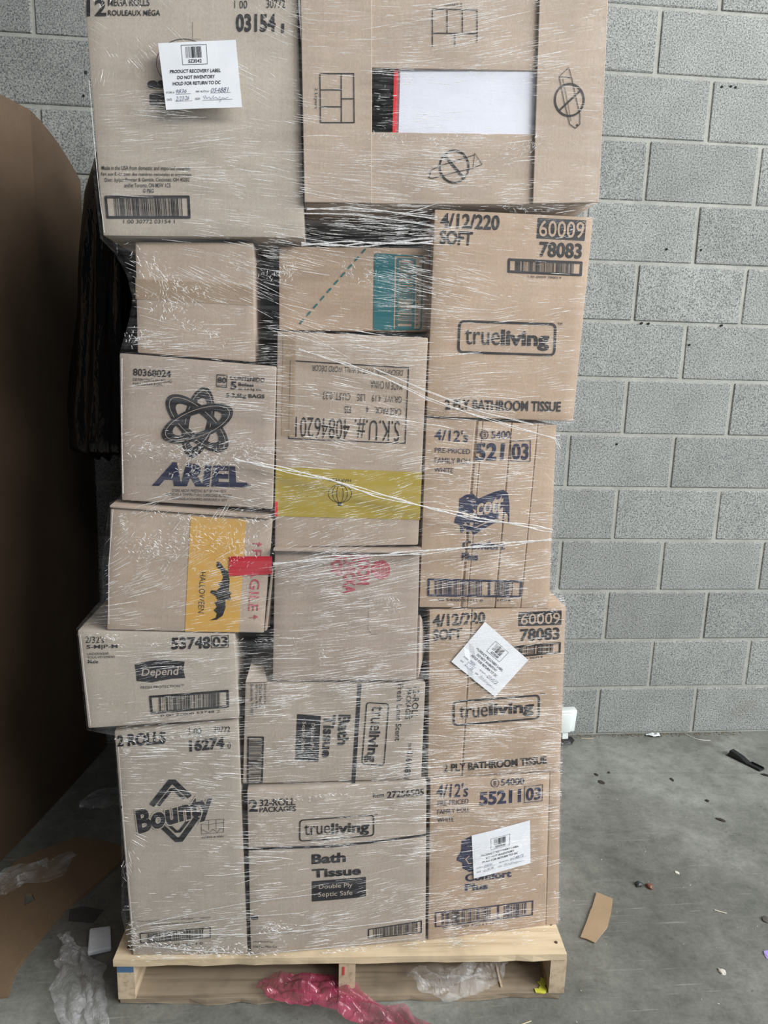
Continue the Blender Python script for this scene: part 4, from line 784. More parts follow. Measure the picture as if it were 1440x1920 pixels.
for x in (-PW/2+.022, .003, PW/2-.022):
    for y in (.035, .09):
        bm = bmesh.new(); bmesh.ops.create_cone(bm, segments=10, radius1=.0038, radius2=.0034, depth=.002, cap_ends=True, matrix=Matrix.Translation((x+rnd.uniform(-.006, .006), y, .1257))); link('nail_head', bm_mesh(bm), [NAIL], pal)
# blue paint dab and pen marks on the left stringer end
link('paint_mark', box(-PW/2+.004, -PW/2+.040, .0028, .0038, .089, .1050), [plain('blue_paint', (.07, .15, .28), .8)], pal, label='blue paint dab')
link('paint_mark', box(-.006, -.001, .0028, .0038, .074, .096), [plain('red_pen', (.55, .06, .05), .7)], pal, label='small red pen mark')
plank('board_splinter', PW/2-.15, PW/2-.146, .02, .09, .017, .0195, PINE, .0005, 4)

# ------------------------------------------------------------------ cartons
def text_meshes(items):
    """ink outlines of strings in the unit square: {key: (verts, faces)}"""
    obs = {}
    for key in items:
        if key in obs: continue
        t, b, s = key; c = bpy.data.curves.new('t', 'FONT'); c.body = t; c.offset = b*.8; c.shear = s; c.resolution_u = 3
        o = bpy.data.objects.new('t', c); COL.objects.link(o); obs[key] = o
    bpy.context.view_layer.update(); dg = bpy.context.evaluated_depsgraph_get(); out = {}
    for key, o in obs.items():
        m = bpy.data.meshes.new_from_object(o.evaluated_get(dg)); vs = [v.co.copy() for v in m.vertices]; fs = [tuple(p.vertices) for p in m.polygons]
        x0 = min(v.x for v in vs); x1 = max(v.x for v in vs); y0 = min(v.y for v in vs); y1 = max(v.y for v in vs)
        out[key] = ([((v.x-x0)/(x1-x0), (y1-v.y)/(y1-y0)) for v in vs], fs); bpy.data.meshes.remove(m)
        c = o.data; bpy.data.objects.remove(o); bpy.data.curves.remove(c)
    return out
keys = []
SER = {'a': ('SZ3542', '9836', '054881', '2/23/26'), 'b': ('SZ3538', '09836', '054873', '2.16.26'), 'c': ('SZ3530', '09836', '054873', '2-16-26')}
for pp in PRINTS.values(): keys += [(o['t'], o['b'], o['s']) for k, c, q, o in pp if k == 'T']
def lab_text(k, o):
    t = o['t']; s = SER[k]
    t = {'@': s[0], '$1': s[1], '$2': s[2], '$3': s[3]}.get(t, t); return (t, o.get('b', 0. if not o.get('h') else -.015), .25 if o.get('h') else 0)
for k in LABELS: keys += [lab_text(k, o) for kk, q, o in LABEL_LAYOUT if kk == 'T']
TXT = text_meshes(keys)
def bil(q, u, v): return tuple((1-u)*(1-v)*q[0][i] + u*(1-v)*q[1][i] + u*v*q[2][i] + (1-u)*v*q[3][i] for i in (0, 1))
class Ink:
    """collects flat print as polygons in (X, Z) with a material and a layer"""
    def __init__(s): s.vs = []; s.fs = []; s.mi = []; s.mats = []
    def mat(s, m):
        if m not in s.mats: s.mats.append(m)
        return s.mats.index(m)
    def add(s, pts, faces, m, lay):
        n = len(s.vs); s.vs += [(p[0], p[1], lay) for p in pts]; s.fs += [tuple(n+i for i in f) for f in faces]; s.mi += [s.mat(m)]*len(faces)
    def poly(s, pts, m, lay):
        tri = [tuple(pts[i] for i in t) for t in tessellate_polygon([[Vector((x, z, 0)) for x, z in pts]])]
        while tri:
            t = tri.pop(); e = [hypot(t[i][0]-t[(i+1) % 3][0], t[i][1]-t[(i+1) % 3][1]) for i in range(3)]; i = e.index(max(e))
            if e[i] > .024:
                a, b, c = t[i], t[(i+1) % 3], t[(i+2) % 3]; mm = ((a[0]+b[0])/2, (a[1]+b[1])/2); tri += [(a, mm, c), (mm, b, c)]
            else: s.add(t, [(0, 1, 2)], m, lay)
    def quad(s, q, m, lay, nu=None):
        w_ = hypot(q[1][0]-q[0][0], q[1][1]-q[0][1]); h_ = hypot(q[3][0]-q[0][0], q[3][1]-q[0][1]); nu = max(1, int(w_/.02)); nv = max(1, int(h_/.02))
        pts = [bil(q, i/nu, j/nv) for j in range(nv+1) for i in range(nu+1)]
        s.add(pts, [(j*(nu+1)+i, j*(nu+1)+i+1, (j+1)*(nu+1)+i+1, (j+1)*(nu+1)+i) for j in range(nv) for i in range(nu)], m, lay)
    def stroke(s, pts, w_, m, lay, close=False):
        P_ = []
        n = len(pts)
        for i in range(n if close else n-1):          # resample long runs
            a, b = pts[i], pts[(i+1) % n]; k = max(1, int(hypot(b[0]-a[0], b[1]-a[1])/.02)); P_ += [(lerp(a[0], b[0], j/k), lerp(a[1], b[1], j/k)) for j in range(k)]
        if not close: P_.append(pts[-1])
        n = len(P_); L_ = []; R_ = []
        for i in range(n):
            a = P_[i-1] if (i or close) else P_[i]; b = P_[(i+1) % n] if (i < n-1 or close) else P_[i]; c = P_[i]
            d1 = Vector((c[0]-a[0], c[1]-a[1])); d2 = Vector((b[0]-c[0], b[1]-c[1]))
            if d1.length < 1e-7: d1 = d2
            if d2.length < 1e-7: d2 = d1
            d1.normalize(); d2.normalize(); n1 = Vector((-d1.y, d1.x)); n2 = Vector((-d2.y, d2.x)); nn = n1+n2
            nn = n1 if nn.length < .3 else nn.normalized(); k = w_/2/max(.5, nn.dot(n1)); L_.append((c[0]+nn.x*k, c[1]+nn.y*k)); R_.append((c[0]-nn.x*k, c[1]-nn.y*k))
        f = [(i, (i+1) % n, n+(i+1) % n, n+i) for i in range(n if close else n-1)]; s.add(L_+R_, f, m, lay)
    def ring(s, o_, i_, m, lay): n = len(o_); s.add(o_+i_, [(i, (i+1) % n, n+(i+1) % n, n+i) for i in range(n)], m, lay)
    def round_path(s, q, r):
        cx = [Vector(p) for p in q]; out = []
        for i in range(4):
            a, c, b = cx[i-1], cx[i], cx[(i+1) % 4]; d1 = (a-c).normalized(); d2 = (b-c).normalized()
            for k in range(5):
                t = k/4; p = (c+d1*r)*(1-t)**2 + c*2*t*(1-t) + (c+d2*r)*t*t; out.append((p.x, p.y))
        return out
    def text(s, q, key, m, lay, rot=0):
        if rot == 90: q = [q[1], q[2], q[3], q[0]]
        if rot == 180: q = [q[2], q[3], q[0], q[1]]
        vs, fs = TXT[key]; s.add([bil(q, u, v) for u, v in vs], fs, m, lay)
    def bars(s, q, m, lay, n, seed, vert):
        r = random.Random(seed); ws = [r.choice((1, 1, 1, 2, 2, 3)) for _ in range(2*n)]; tot = float(sum(ws)); t = 0
        for i, w_ in enumerate(ws):
            a, b = t/tot, (t+w_*.92)/tot; t += w_
            if i % 2 == 0:
                qq = [bil(q, a, 0), bil(q, b, 0), bil(q, b, 1), bil(q, a, 1)] if not vert else [bil(q, 0, a), bil(q, 1, a), bil(q, 1, b), bil(q, 0, b)]
                s.add(qq, [(0, 1, 2, 3)], m, lay)
    def item(s, kind, q, o, mat):
        l = o.get('l', 0)
        if kind == 'T': s.text(q, (o['t'], o['b'], o['s']), mat, l, o['r'])
        elif kind == 'Q': s.poly(s.round_path(q, o['r']*.001), mat, l) if o['r'] else s.quad(q, mat, l)
        elif kind == 'F':
            w_ = o['w']*.001; c = Vector((sum(p[0] for p in q)/4, sum(p[1] for p in q)/4)); qi = []
            for i in range(4):
                a, cc, b = Vector(q[i-1]), Vector(q[i]), Vector(q[(i+1) % 4]); d1 = (a-cc).normalized(); d2 = (b-cc).normalized(); p = cc+(d1+d2)*(w_/2); qi.append((p.x, p.y))
            s.stroke(s.round_path(qi, max(o['r'], .3)*.001), w_, mat, l, True)
        elif kind == 'B': s.bars(q, mat, l, o['n'], o['s'], o['v'])
        elif kind == 'L': s.stroke(q, o['w']*.001, mat, l, bool(o['c']))
        elif kind == 'G': s.poly(q, mat, l)
        elif kind == 'R': n = len(q)//2; s.ring(q[:n], q[n:], mat, l)
    def build(s, name, parent, surf, org, **props):
        if not s.vs: return
        vs = [(x-org[0], surf(x, z) - .0008 - .00035*l - org[1], z-org[2]) for x, z, l in s.vs]
        bm = bmesh.new(); bv = [bm.verts.new(v) for v in vs]
        for f, k in zip(s.fs, s.mi):
            try: ff = bm.faces.new([bv[i] for i in f]); ff.material_index = k
            except ValueError: continue
            ff.normal_update()
            if ff.normal.y > 0: ff.normal_flip()
        if name.startswith('printed') or name == 'handwriting': props['kind'] = 'stuff'
        return link(name, bm_mesh(bm), s.mats, parent, **props)

INFO = {
 '1': ('grey', 'large paper towel carton at the top left, printed 03154, with a white paper label', .004),
 '2': ('tan', 'wide open-flap carton at the top right with white goods showing in its opening', .0),
 '3': ('tan', 'plain unprinted brown carton under the large top left carton', .003),
 '4': ('warm', 'brown carton with teal panel and dashed teal line, beneath the top right carton', .002),
 '5': ('tan', 'carton with upside-down stock number print and yellow harvest band, in the centre', .004),
 '6': ('warm', 'bathroom tissue carton numbered 78083 just below the top right carton', .003),
 '7': ('warm', 'creased carton with navy printing between the two bathroom tissue cartons', .002),
 '8': ('red', 'detergent carton with black atom-like star logo, left side of the stack', .003),
 '9': ('tan', 'carton with mustard halloween band and bat, under the detergent carton', .004),
 '10': ('red', 'snack carton with pink sideways lettering, below the harvest band carton', .003),
 '11': ('grey', 'low wide underwear carton jutting out on the left, numbered 53748', .003),
 '12': ('grey', 'tall paper towel carton with diamond logo standing on the pallet at left', .003),
 '13': ('dull', 'bath tissue carton lying on its side with sideways lettering, low in the middle column', .003),
 '14': ('dull', 'bath tissue carton upright on the pallet in the middle of the bottom row', .003),
 '15': ('warm', 'lower bathroom tissue carton numbered 78083 with a tilted white diamond label', .003),
 '16': ('warm', 'carton printed 55211 on the pallet at the bottom right corner of the stack', .003)}
INFO = {k: (v[0], v[1], v[2]) for k, v in INFO.items()}
CREASE = {'7': [(-.802, -.816, .004, .004), (-.790, -.803, .002, .002), (-.729, -.741, .0025, .003), (-.673, -.684, .002, .002)], '15': [(-.792, -.795, .0025, .003)], '16': [(-.587, -.566, .0025, .002)]}
def carton(k):
    Y0, sl, Xl, depth, q = CARTONS[k]; mat_n, label, bul = INFO[k]; KM = KR[mat_n]
    cx = sum(p[0] for p in q)/4; z0 = min(q[2][1], q[3][1]); org = (cx, Y0, z0)
    root = thing('cardboard_carton', label, 'box', org, 'shrink-wrapped cartons stacked on the pallet')
    xl = lambda z: lerp(q[3][0], q[0][0], (z-q[3][1])/(q[0][1]-q[3][1])); xr = lambda z: lerp(q[2][0], q[1][0], (z-q[2][1])/(q[1][1]-q[2][1]))
    cr = CREASE.get(k, []); zt = max(q[0][1], q[1][1]); sd = sum(ord(c) for c in k)*3.1
    def surf(x, z):
        u = min(1, max(0, (x-xl(z))/(xr(z)-xl(z)))); zz = min(1, max(0, (z-z0)/(zt-z0)))
        y = Y0 + sl*(x-Xl) - bul*16*u*(1-u)*zz*(1-zz)*.6 - .0012*nz(x*6, sd, z*6) * min(1, 12*u*(1-u))
        for a, b, wd, dp in cr:
            d = abs(x-lerp(b, a, zz))
            if d < wd: y += dp*(1-d/wd)
        return y
    us = [i/12 for i in range(13)]
    def xs_at(v):          # v 0 bottom .. 1 top
        za = lerp(q[3][1], q[0][1], v); zb = lerp(q[2][1], q[1][1], v); xa, xb = lerp(q[3][0], q[0][0], v), lerp(q[2][0], q[1][0], v); xs = [lerp(xa, xb, u) for u in us]
        for a, b, wd, dp in cr: c = lerp(b, a, v); xs += [c-wd, c, c+wd]
        xs.sort(); return [(x, lerp(za, zb, (x-xa)/(xb-xa))) for x in xs]
    NV = 14; rows = [xs_at(j/NV) for j in range(NV+1)]; nc = len(rows[0])
    vs = [(x, surf(x, z), z) for r in rows for x, z in r]; fs = [(j*nc+i, j*nc+i+1, (j+1)*nc+i+1, (j+1)*nc+i) for j in range(NV) for i in range(nc-1)]
    # sides and back: the rim is carried back in rings
    rim = [i for i in range(nc)] + [j*nc+nc-1 for j in range(1, NV+1)] + [NV*nc+i for i in range(nc-2, -1, -1)] + [j*nc for j in range(NV-1, 0, -1)]
    prev = rim; m = len(rim); mx, mz = cx, (z0+zt)/2
    for s_, (dy, grow) in enumerate([(.5, .0), (1., .0)]):
        ring = []
        for i in rim:
            x, y, z = vs[i]; ring.append(len(vs)); vs.append((x, y*(1-0) + depth*dy, z))
        for i in range(m): fs.append((prev[i], ring[i], ring[(i+1) % m], prev[(i+1) % m]))
        prev = ring
    fs.append(tuple(prev[::-1]))
    if k == '2':
        fs = fs[NV*(nc-1):]
    bm = bmesh.new(); bv = [bm.verts.new((x-org[0], y-org[1], z-org[2])) for x, y, z in vs]
    for f in fs: bm.faces.new([bv[i] for i in f])
    bmesh.ops.recalc_face_normals(bm, faces=bm.faces[:])
    if k != '2':
        rimset = set(rim); es = [e for e in bm.edges if {v.index for v in e.verts} <= set() or (e.calc_face_angle(0) > 1.0)]
        bmesh.ops.bevel(bm, geom=es, offset=.0035, segments=2, affect='EDGES', profile=.6, clamp_overlap=True)
    me = bm_mesh(bm, True)
    body = link('carton_body', me, [KM], root)
    try: me.set_sharp_from_angle(angle=radians(35))
    except Exception: pass
    if k == '2':
        so = body.modifiers.new('board', 'SOLIDIFY'); so.thickness = .004; so.offset = -1
    def put(pk, parent, sf, pieces):
        a = Ink(); b = Ink(); c = Ink(); base = KM
        for kind, col, qq, o in PRINTS[pk]:
            q_ = [(x/10000, z/10000) for x, z in qq]; m_ = base if col == 'c' else INK[col]
            tgt = b if kind == 'B' or (kind == 'F' and len(q_) == 4 and o['w'] > 2.9 and o['r'] == 0 and hypot(q_[1][0]-q_[0][0], q_[1][1]-q_[0][1]) > .09) else a
            if kind in 'GR' or (kind == 'L' and pk in ('8', '12', '7', '16', '5', '1')) or (kind == 'T' and o['t'] in ('Bounty', 'ARIEL', 'Scott', 'Depend', 'essentials', 'HARVEST')) or (kind == 'Q' and col in 'ygt'): tgt = c
            tgt.item(kind, q_, o, m_)
        a.build('printed_lettering', parent, sf, org); b.build('printed_barcode', parent, sf, org); c.build('printed_logo', parent, sf, org)
    if k == '2':
        P2 = lambda x, z, off: Y0 + sl*(x-Xl) - off
        def flap(name, qq, off, pk, th=.004):
            c8 = [(x-org[0], P2(x, z, off)-org[1], z-org[2]) for x, z in (qq[3], qq[2])] + [(x-org[0], P2(x, z, off)+th-org[1], z-org[2]) for x, z in (qq[2], qq[3])] + [(x-org[0], P2(x, z, off)-org[1], z-org[2]) for x, z in (qq[0], qq[1])] + [(x-org[0], P2(x, z, off)+th-org[1], z-org[2]) for x, z in (qq[1], qq[0])]
            f = link(name, bm_mesh(hexa(c8, .001)), [KM], root)
            if pk: put(pk, f, lambda x, z: P2(x, z, off), 0)
        flap('flap', [(-1.1590, 2.101), (-1.0334, 2.106), (-1.0255, 1.7365), (-1.1503, 1.7325)], .011, '2l')
        flap('flap', [(-.7318, 2.128), (-.6040, 2.1415), (-.5900, 1.758), (-.7195, 1.7505)], .011, '2r')
        flap('flap', [(-1.04, 2.103), (-.73, 2.127), (-.724, 1.981), (-1.036, 1.9666)], .004, '2t')
        flap('flap', [(-1.034, 1.8602), (-.720, 1.8736), (-.712, 1.7505), (-1.028, 1.737)], .004, '2b')
        WP = (lambda t: (t.base((.66, .69, .78)), t.rough(.4, .4), t.bump(t.noise(40, 3), .2, .002), t.m)[-1])(NT('white_packaging'))
        X = lambda v: v-org[0]
        link('white_package', box(X(-.982), X(-.69), .006, .30, 1.81-org[2], 2.02-org[2], .004), [WP], root, label='white goods')
        link('black_package', box(X(-1.06), X(-.9905), .008, .30, 1.81-org[2], 2.02-org[2], .004), [BLACKFILM], root, label='black goods')
        link('red_strip', box(X(-.990), X(-.9825), .006, .30, 1.81-org[2], 2.02-org[2], .001), [INK['r']], root, label='narrow red strip')
    elif k in PRINTS: put(k, root, surf, 0)
    return root, surf, org, KM
BUILT = {k: carton(k) for k in CARTONS}
def slab(name, k, qq, th, mat, off=.0, **props):
    """thin sheet following a carton front"""
    root, sf, org, KM = BUILT[k]; a = Ink(); a.quad(qq, mat, off/.00035); o = a.build(name, root, sf, org, **props); so = o.modifiers.new('t', 'SOLIDIFY'); so.thickness = th; so.offset = 0; return o
RT = (lambda t: (t.base((.46, .018, .035)), t.rough(.22, .5), t.bump(t.noise(1, 3, .5, (8, 8, 120)), .5, .004), t.m)[-1])(NT('red_tape'))
slab('red_tape', '9', [(-1.2985, 1.0573), (-1.2135, 1.0570), (-1.2135, 1.0195), (-1.300, 1.0165)], .0004, RT, .0016, label='shiny red tape')
TAPE = (lambda t: (t.base((.50, .38, .27)), t.rough(.25, .5), setattr(t.p.inputs['Alpha'], 'default_value', .35), t.m)[-1])(NT('clear_tape'))
slab('packing_tape', '3', [(-1.466, 1.590), (-1.247, 1.585), (-1.247, 1.548), (-1.467, 1.553)], .0003, TAPE, .0006)
slab('packing_tape', '5', [(-1.19, 1.499), (-1.165, 1.4985), (-1.168, 1.30), (-1.193, 1.30)], .0003, TAPE, .0006)
# side flap standing open at the right of the halloween carton, lifted lid edges, bent corner
def sheet_part(name, k, pts, th=.0035):
    root, sf, org, KM = BUILT[k]; bm = bmesh.new(); v = [bm.verts.new((x-org[0], y-org[1], z-org[2])) for x, y, z in pts]; bm.faces.new(v)
    o = link(name, bm_mesh(bm), [KM], root); so = o.modifiers.new('t', 'SOLIDIFY'); so.thickness = th; so.offset = 0; return o
sheet_part('lid_edge', '10', [(-1.2095, -1.182, 1.0745), (-.909, -1.178, 1.0695), (-.905, -1.14, 1.0715), (-1.2085, -1.14, 1.0725)])
sheet_part('side_flap', '10', [(-.9075, -1.162, .930), (-.893, -1.12, .90), (-.886, -1.12, .845), (-.906, -1.162, .788)])
sheet_part('side_flap', '9', [(-1.213, -1.165, 1.03), (-1.2105, -1.14, 1.02), (-1.222, -1.14, .90), (-1.2285, -1.163, .897)])
sheet_part('bent_corner', '13', [(-1.270, -1.166, .783), (-1.225, -1.165, .7835), (-1.235, -1.13, .803), (-1.262, -1.13, .808)])
sheet_part('lid_edge', '9', [(-1.523, -1.182, 1.1605), (-1.215, -1.170, 1.1370), (-1.216, -1.13, 1.1435), (-1.523, -1.13, 1.1630)])

# ------------------------------------------------------------------ recovery labels
LTXT = {'a': 'crisp white paper label on the large top left carton', 'b': 'white paper label turned on its corner like a diamond on the lower bathroom tissue carton', 'c': 'white paper label on the carton at the bottom right of the stack'}
for k, (Yl, q) in LABELS.items():
    lc = (sum(p[0] for p in q)/4, Yl, sum(p[1] for p in q)/4)
    if k == 'a': sf = lambda x, z: -1.1925 - .001*nz(x*14, 3, z*14)
    else:
        bs = BUILT['15' if k == 'b' else '16'][1]; sf = (lambda bs: lambda x, z: bs(x, z) - .0035 - .001*nz(x*12, 5, z*12))(bs)
    root = thing('paper_label', LTXT[k], 'label', lc, 'white recovery labels on the cartons')
    a = Ink(); n = 8
    a.add([bil(q, i/n, j/n) for j in range(n+1) for i in range(n+1)], [(j*(n+1)+i, j*(n+1)+i+1, (j+1)*(n+1)+i+1, (j+1)*(n+1)+i) for j in range(n) for i in range(n)], PAPER, 0)
    o = a.build('paper_sheet', root, lambda x, z: sf(x, z)+.0006, lc); so = o.modifiers.new('t', 'SOLIDIFY'); so.thickness = .0003
    b = Ink(); c = Ink(); h = Ink()
    for kk, uv, op in LABEL_LAYOUT:
        if k == 'b': uv = [(.08+u*.92, .10+v*.9) for u, v in uv]
        if k == 'c': uv = [(.03+u, .14+v*.86) for u, v in uv]
        qq = [bil(q, u, v) for u, v in uv]
        if kk == 'T': (h if op.get('h') else b).text(qq, lab_text(k, op), PEN if op.get('h') else INK['k'], 0)
        elif kk == 'F': c.stroke(qq, op['w']*.001, INK['k'], 0, True)
        elif kk == 'B': c.bars(qq, INK['k'], 0, op['n'], 31, 0)
        elif kk == 'L': (h if op.get('h') else b).stroke(qq, op['w']*.001, PEN if op.get('h') else INK['k'], 0)
    b.build('printed_lettering', root, sf, lc); c.build('printed_barcode', root, sf, lc); h.build('handwriting', root, sf, lc)

# ------------------------------------------------------------------ black bundle behind the cartons, black bag hanging at the left
def crumple_box(name, x0, x1, y0, y1, z0, z1, amp, n=(40, 14, 60), f=9):
    bm = bmesh.new(); bmesh.ops.create_cube(bm, size=1)
    bmesh.ops.subdivide_edges(bm, edges=bm.edges[:], cuts=28, use_grid_fill=True)
    for v in bm.verts:
        p = Vector((lerp(x0, x1, v.co.x+.5), lerp(y0, y1, v.co.y+.5), lerp(z0, z1, v.co.z+.5)))
        d = Vector((nz(p.x*f, p.y*f, p.z*3), nz(p.y*f+9, p.z*f*.5, p.x*f), nz(p.z*f, p.x*f+5, p.y*f)))
        v.co = p + d*amp
    return bm_mesh(bm, True)
bu = link('black_plastic_bundle', crumple_box('b', -1.495, -.66, -.615, -.06, .16, 2.12, .022), [BLACKFILM], label='bulky load in black plastic sheeting seen through gaps behind the cartons', category='bundle')
bag = link('black_plastic_bag', None)
bpy.data.objects.remove(bag)
T_ = [(2.14, -1.53, .03), (2.06, -1.62, .03), (1.98, -1.650, .045), (1.86, -1.672, .062), (1.70, -1.680, .075), (1.55, -1.688, .082), (1.42, -1.697, .092), (1.30, -1.706, .100), (1.22, -1.712, .102), (1.195, -1.712, .098), (1.18, -1.70, .05)]
nr, na = 90, 72; vs = []; fs = []
for j in range(nr+1):
    z = lerp(2.14, 1.18, j/nr); c = table([(a[1], a[0]) for a in T_], z); wd = table([(a[2], a[0]) for a in T_], z)
    for i in range(na):
        a = 2*pi*i/na; f = 1 + .16*nz(cos(a)*2.2, sin(a)*2.2, z*3) + .10*abs(nz(cos(a)*6, sin(a)*6, z*2.2+5))*2 - .06
        vs.append((c + wd*cos(a)*f, -.53 + .085*sin(a)*f*(wd/.1+.3), z + (.022*nz(a*3, 7, 1) if j == nr else 0)))
for j in range(nr):
    for i in range(na): fs.append((j*na+i, j*na+(i+1) % na, (j+1)*na+(i+1) % na, (j+1)*na+i))
link('black_plastic_bag', mesh(vs, fs, True), [BLACKFILM], label='long black plastic bag hanging down the left side of the stack', category='bag')

# ------------------------------------------------------------------ stretch film
YF, YB = -1.188, -.085
fr = thing('stretch_film', 'clear stretch film wound around the whole pallet load', 'plastic wrap', (-1.05, YF, .12))
OX, OY, OZ = fr.location
FL_ = [(x, z) for x, z in FILM_LEFT]; FR_ = [(x, z) for x, z in FILM_RIGHT]
def fx(z): return table([(x, zz) for x, zz in FL_], z), table([(x, zz) for x, zz in FR_], z)
ZT, ZB = 2.16, .137
zs = sorted({round(lerp(ZT, ZB, j/110), 4) for j in range(111)} | {round(z, 4) for x, z in FL_+FR_ if ZB < z < ZT}, reverse=True)
vs = []; nf, ns = 46, 14
for z in zs:
    xl_, xr_ = fx(z); ring = []
    for i in range(nf+1):
        x = lerp(xl_, xr_, i/nf); e = min(1, 8*(i/nf)*(1-i/nf)); ring.append((x, YF + .0012*nz(x*9, 1, z*30)*e + (.006 if i in (0, nf) else 0), z))
    for i in range(1, ns+1): y = lerp(YF+.012, YB, i/ns); ring.append((xr_+.002, y, z))
    for i in range(1, 9): x = lerp(xr_, xl_, i/9); ring.append((x, YB, z))
    for i in range(ns, 0, -1): y = lerp(YF+.012, YB, i/ns); ring.append((xl_-.002, y, z))
    vs += [(x-OX, y-OY, zz-OZ) for x, y, zz in ring]
    nn_ = len(ring)
fs = [(j*nn_+i, j*nn_+(i+1) % nn_, (j+1)*nn_+(i+1) % nn_, (j+1)*nn_+i) for j in range(len(zs)-1) for i in range(nn_)]
link('film_sheet', mesh(vs, fs, True), [FILM], fr)
# thin folds along the stretch direction, coloured white to stand in for glints
def field(x, z):
    sx = sy = sd = sl_ = sw = 0
    for fx_, fz, a, d, l in FOLD_FIELD:
        w_ = 1/((x-fx_)**2 + (z-fz)**2*1.6 + 300)**1.6; sx += w_*cos(radians(a)); sy += w_*sin(radians(a)); sd += w_*d; sl_ += w_*l; sw += w_
    return atan2(sy, sx), sd/sw, sl_/sw
G_ = {}
for gx in range(-162, -55):
    for gz in range(12, 214): pass
cache = {}
def fieldc(x, z):
    k = (int(x//10), int(z//10))
    if k not in cache: cache[k] = field(k[0]*10+5, k[1]*10+5)
    return cache[k]
fv = [[], [], []]; ff_ = [[], [], []]
NF = 13500; made = 0; rf = random.Random(11)
def fold(x, z, a, L_, wd, k, lift):
    V = fv[k]; n = max(3, int(L_/.010)); cx, cz, ca = x, z, a; y = YF - .0020 - lift; b0 = len(V); bend = rf.gauss(0, .012); ok = 0
    for i in range(n+1):
        t = i/n; w_ = wd*(sin(pi*min(max(t, .06), .94))**.6)
        zl, zr = fx(cz)
        if not (zl+.002 < cx < zr-.002) or cz < .135: break
        V += [(cx+sin(ca)*w_-OX, y-OY, cz-cos(ca)*w_-OZ), (cx-OX, y-w_*.9-OY, cz-OZ), (cx-sin(ca)*w_-OX, y-OY, cz+cos(ca)*w_-OZ)]; ok += 1
        ca += bend + rf.gauss(0, .010); cx += cos(ca)*L_/n; cz += sin(ca)*L_/n
    for i in range(ok-1):
        p = b0+3*i; ff_[k] += [(p, p+1, p+4, p+3), (p+1, p+2, p+5, p+4)]
while made < NF:
    z = rf.uniform(.14, 2.13); xl_, xr_ = fx(z); x = rf.uniform(xl_+.004, xr_-.004)
    a, d, l = fieldc(x*1000, z*1000)
    if rf.random()*2.3 > d*(.35 + 1.3*max(0, .5+nz(x*6, 4, z*16)*1.7)): continue
    wild = l <= 18; a += rf.gauss(0, .04 if not wild else .30); m = 1 if rf.random() < .45 else rf.randint(2, 7)   # combs of parallel folds
    sp = rf.uniform(.0034, .0075); L0 = l*.001*rf.choice((.35, .5, .8, 1.2, 1.8)); sh = rf.uniform(-.6, .6); br = rf.random()*1.0
    for q_ in range(m):
        o_ = (q_-m/2)*sp*rf.uniform(.85, 1.15); s0 = sh*o_*3+rf.gauss(0, .004); px = x-sin(a)*o_+cos(a)*s0; pz = z+cos(a)*o_+sin(a)*s0
        k = 0 if br < .42 else (1 if br < .76 else 2)
        if rf.random() < .3: k = rf.randrange(3)
        fold(px, pz, a+rf.gauss(0, .02), L0*rf.uniform(.5, 1.25), rf.choice(((.0003, .0004, .0005), (.0003, .0004, .0005), (.0003, .0004, .0005, .0007))[k]), k, rf.uniform(0, .0015)); made += 1
for _ in range(1300):          # the same folds run on around both sides of the load
    z = rf.uniform(.15, 2.12); side = rf.choice((0, 1)); xs_ = fx(z)[side]; sg = 1 if side else -1; y0 = rf.uniform(YF+.02, -.5); L_ = rf.uniform(.02, .12); k = rf.randrange(3); V = fv[k]; b0 = len(V); sl_ = rf.gauss(0, .08); wd = rf.choice((.0003, .0004, .0006))
    for i in range(5):
        t = i/4; w_ = wd*(.2+sin(pi*t)); zz = z+sl_*L_*t; xx = (fx(zz)[side]) + sg*.003; V += [(xx-OX, y0+L_*t-OY, zz-w_-OZ), (xx+sg*w_-OX, y0+L_*t-OY, zz-OZ), (xx-OX, y0+L_*t-OY, zz+w_-OZ)]
    for i in range(4): p = b0+3*i; ff_[k] += [(p, p+1, p+4, p+3), (p+1, p+2, p+5, p+4)]
for k, nm in enumerate(('faint_folds', 'soft_folds', 'bright_folds')):
    link('film_fold_glints', mesh(fv[k], ff_[k]), [FOLD[k]], fr, kind='stuff', label=('faint', 'soft', 'bright')[k]+' stretch folds in the film, coloured white as glints')
# twisted film ropes, plus pale upright strips painting highlights down the left edge
ROPE_GLINT = fold_mat('film_rope_highlight', .30, .80)
for wd, pts in BANDS:
    V = []; F_ = []; P3 = []
    for a, b in zip(pts, pts[1:]):
        P3 += [(lerp(a[0], b[0], t/10), lerp(a[1], b[1], t/10)) for t in range(10)]
    P3.append(tuple(pts[-1])); n = len(P3); thin = wd*.00042
    for s_ in range(3):
        b0 = len(V); ph = s_*2.1
        for i, (x, z) in enumerate(P3):
            d = Vector(P3[min(i+1, n-1)]) - Vector(P3[max(i-1, 0)]); d.normalize(); nrm = Vector((-d.y, d.x)); off = thin*1.1*sin(i*.35+ph)*(1 if wd > 2.5 else .4) + thin*(s_-1)*.9
            for j in range(5):
                an = 2*pi*j/5; r = thin*(.55+.15*sin(i*.9+ph)); V.append((x+nrm.x*(off+r*cos(an))-OX, YF-.004+r*sin(an)-OY, z+nrm.y*(off+r*cos(an))-OZ))
        for i in range(n-1):
            for j in range(5): F_.append((b0+i*5+j, b0+i*5+(j+1) % 5, b0+(i+1)*5+(j+1) % 5, b0+(i+1)*5+j))
    link('rope_and_highlight', mesh(V, F_, True), [ROPE_GLINT], fr)
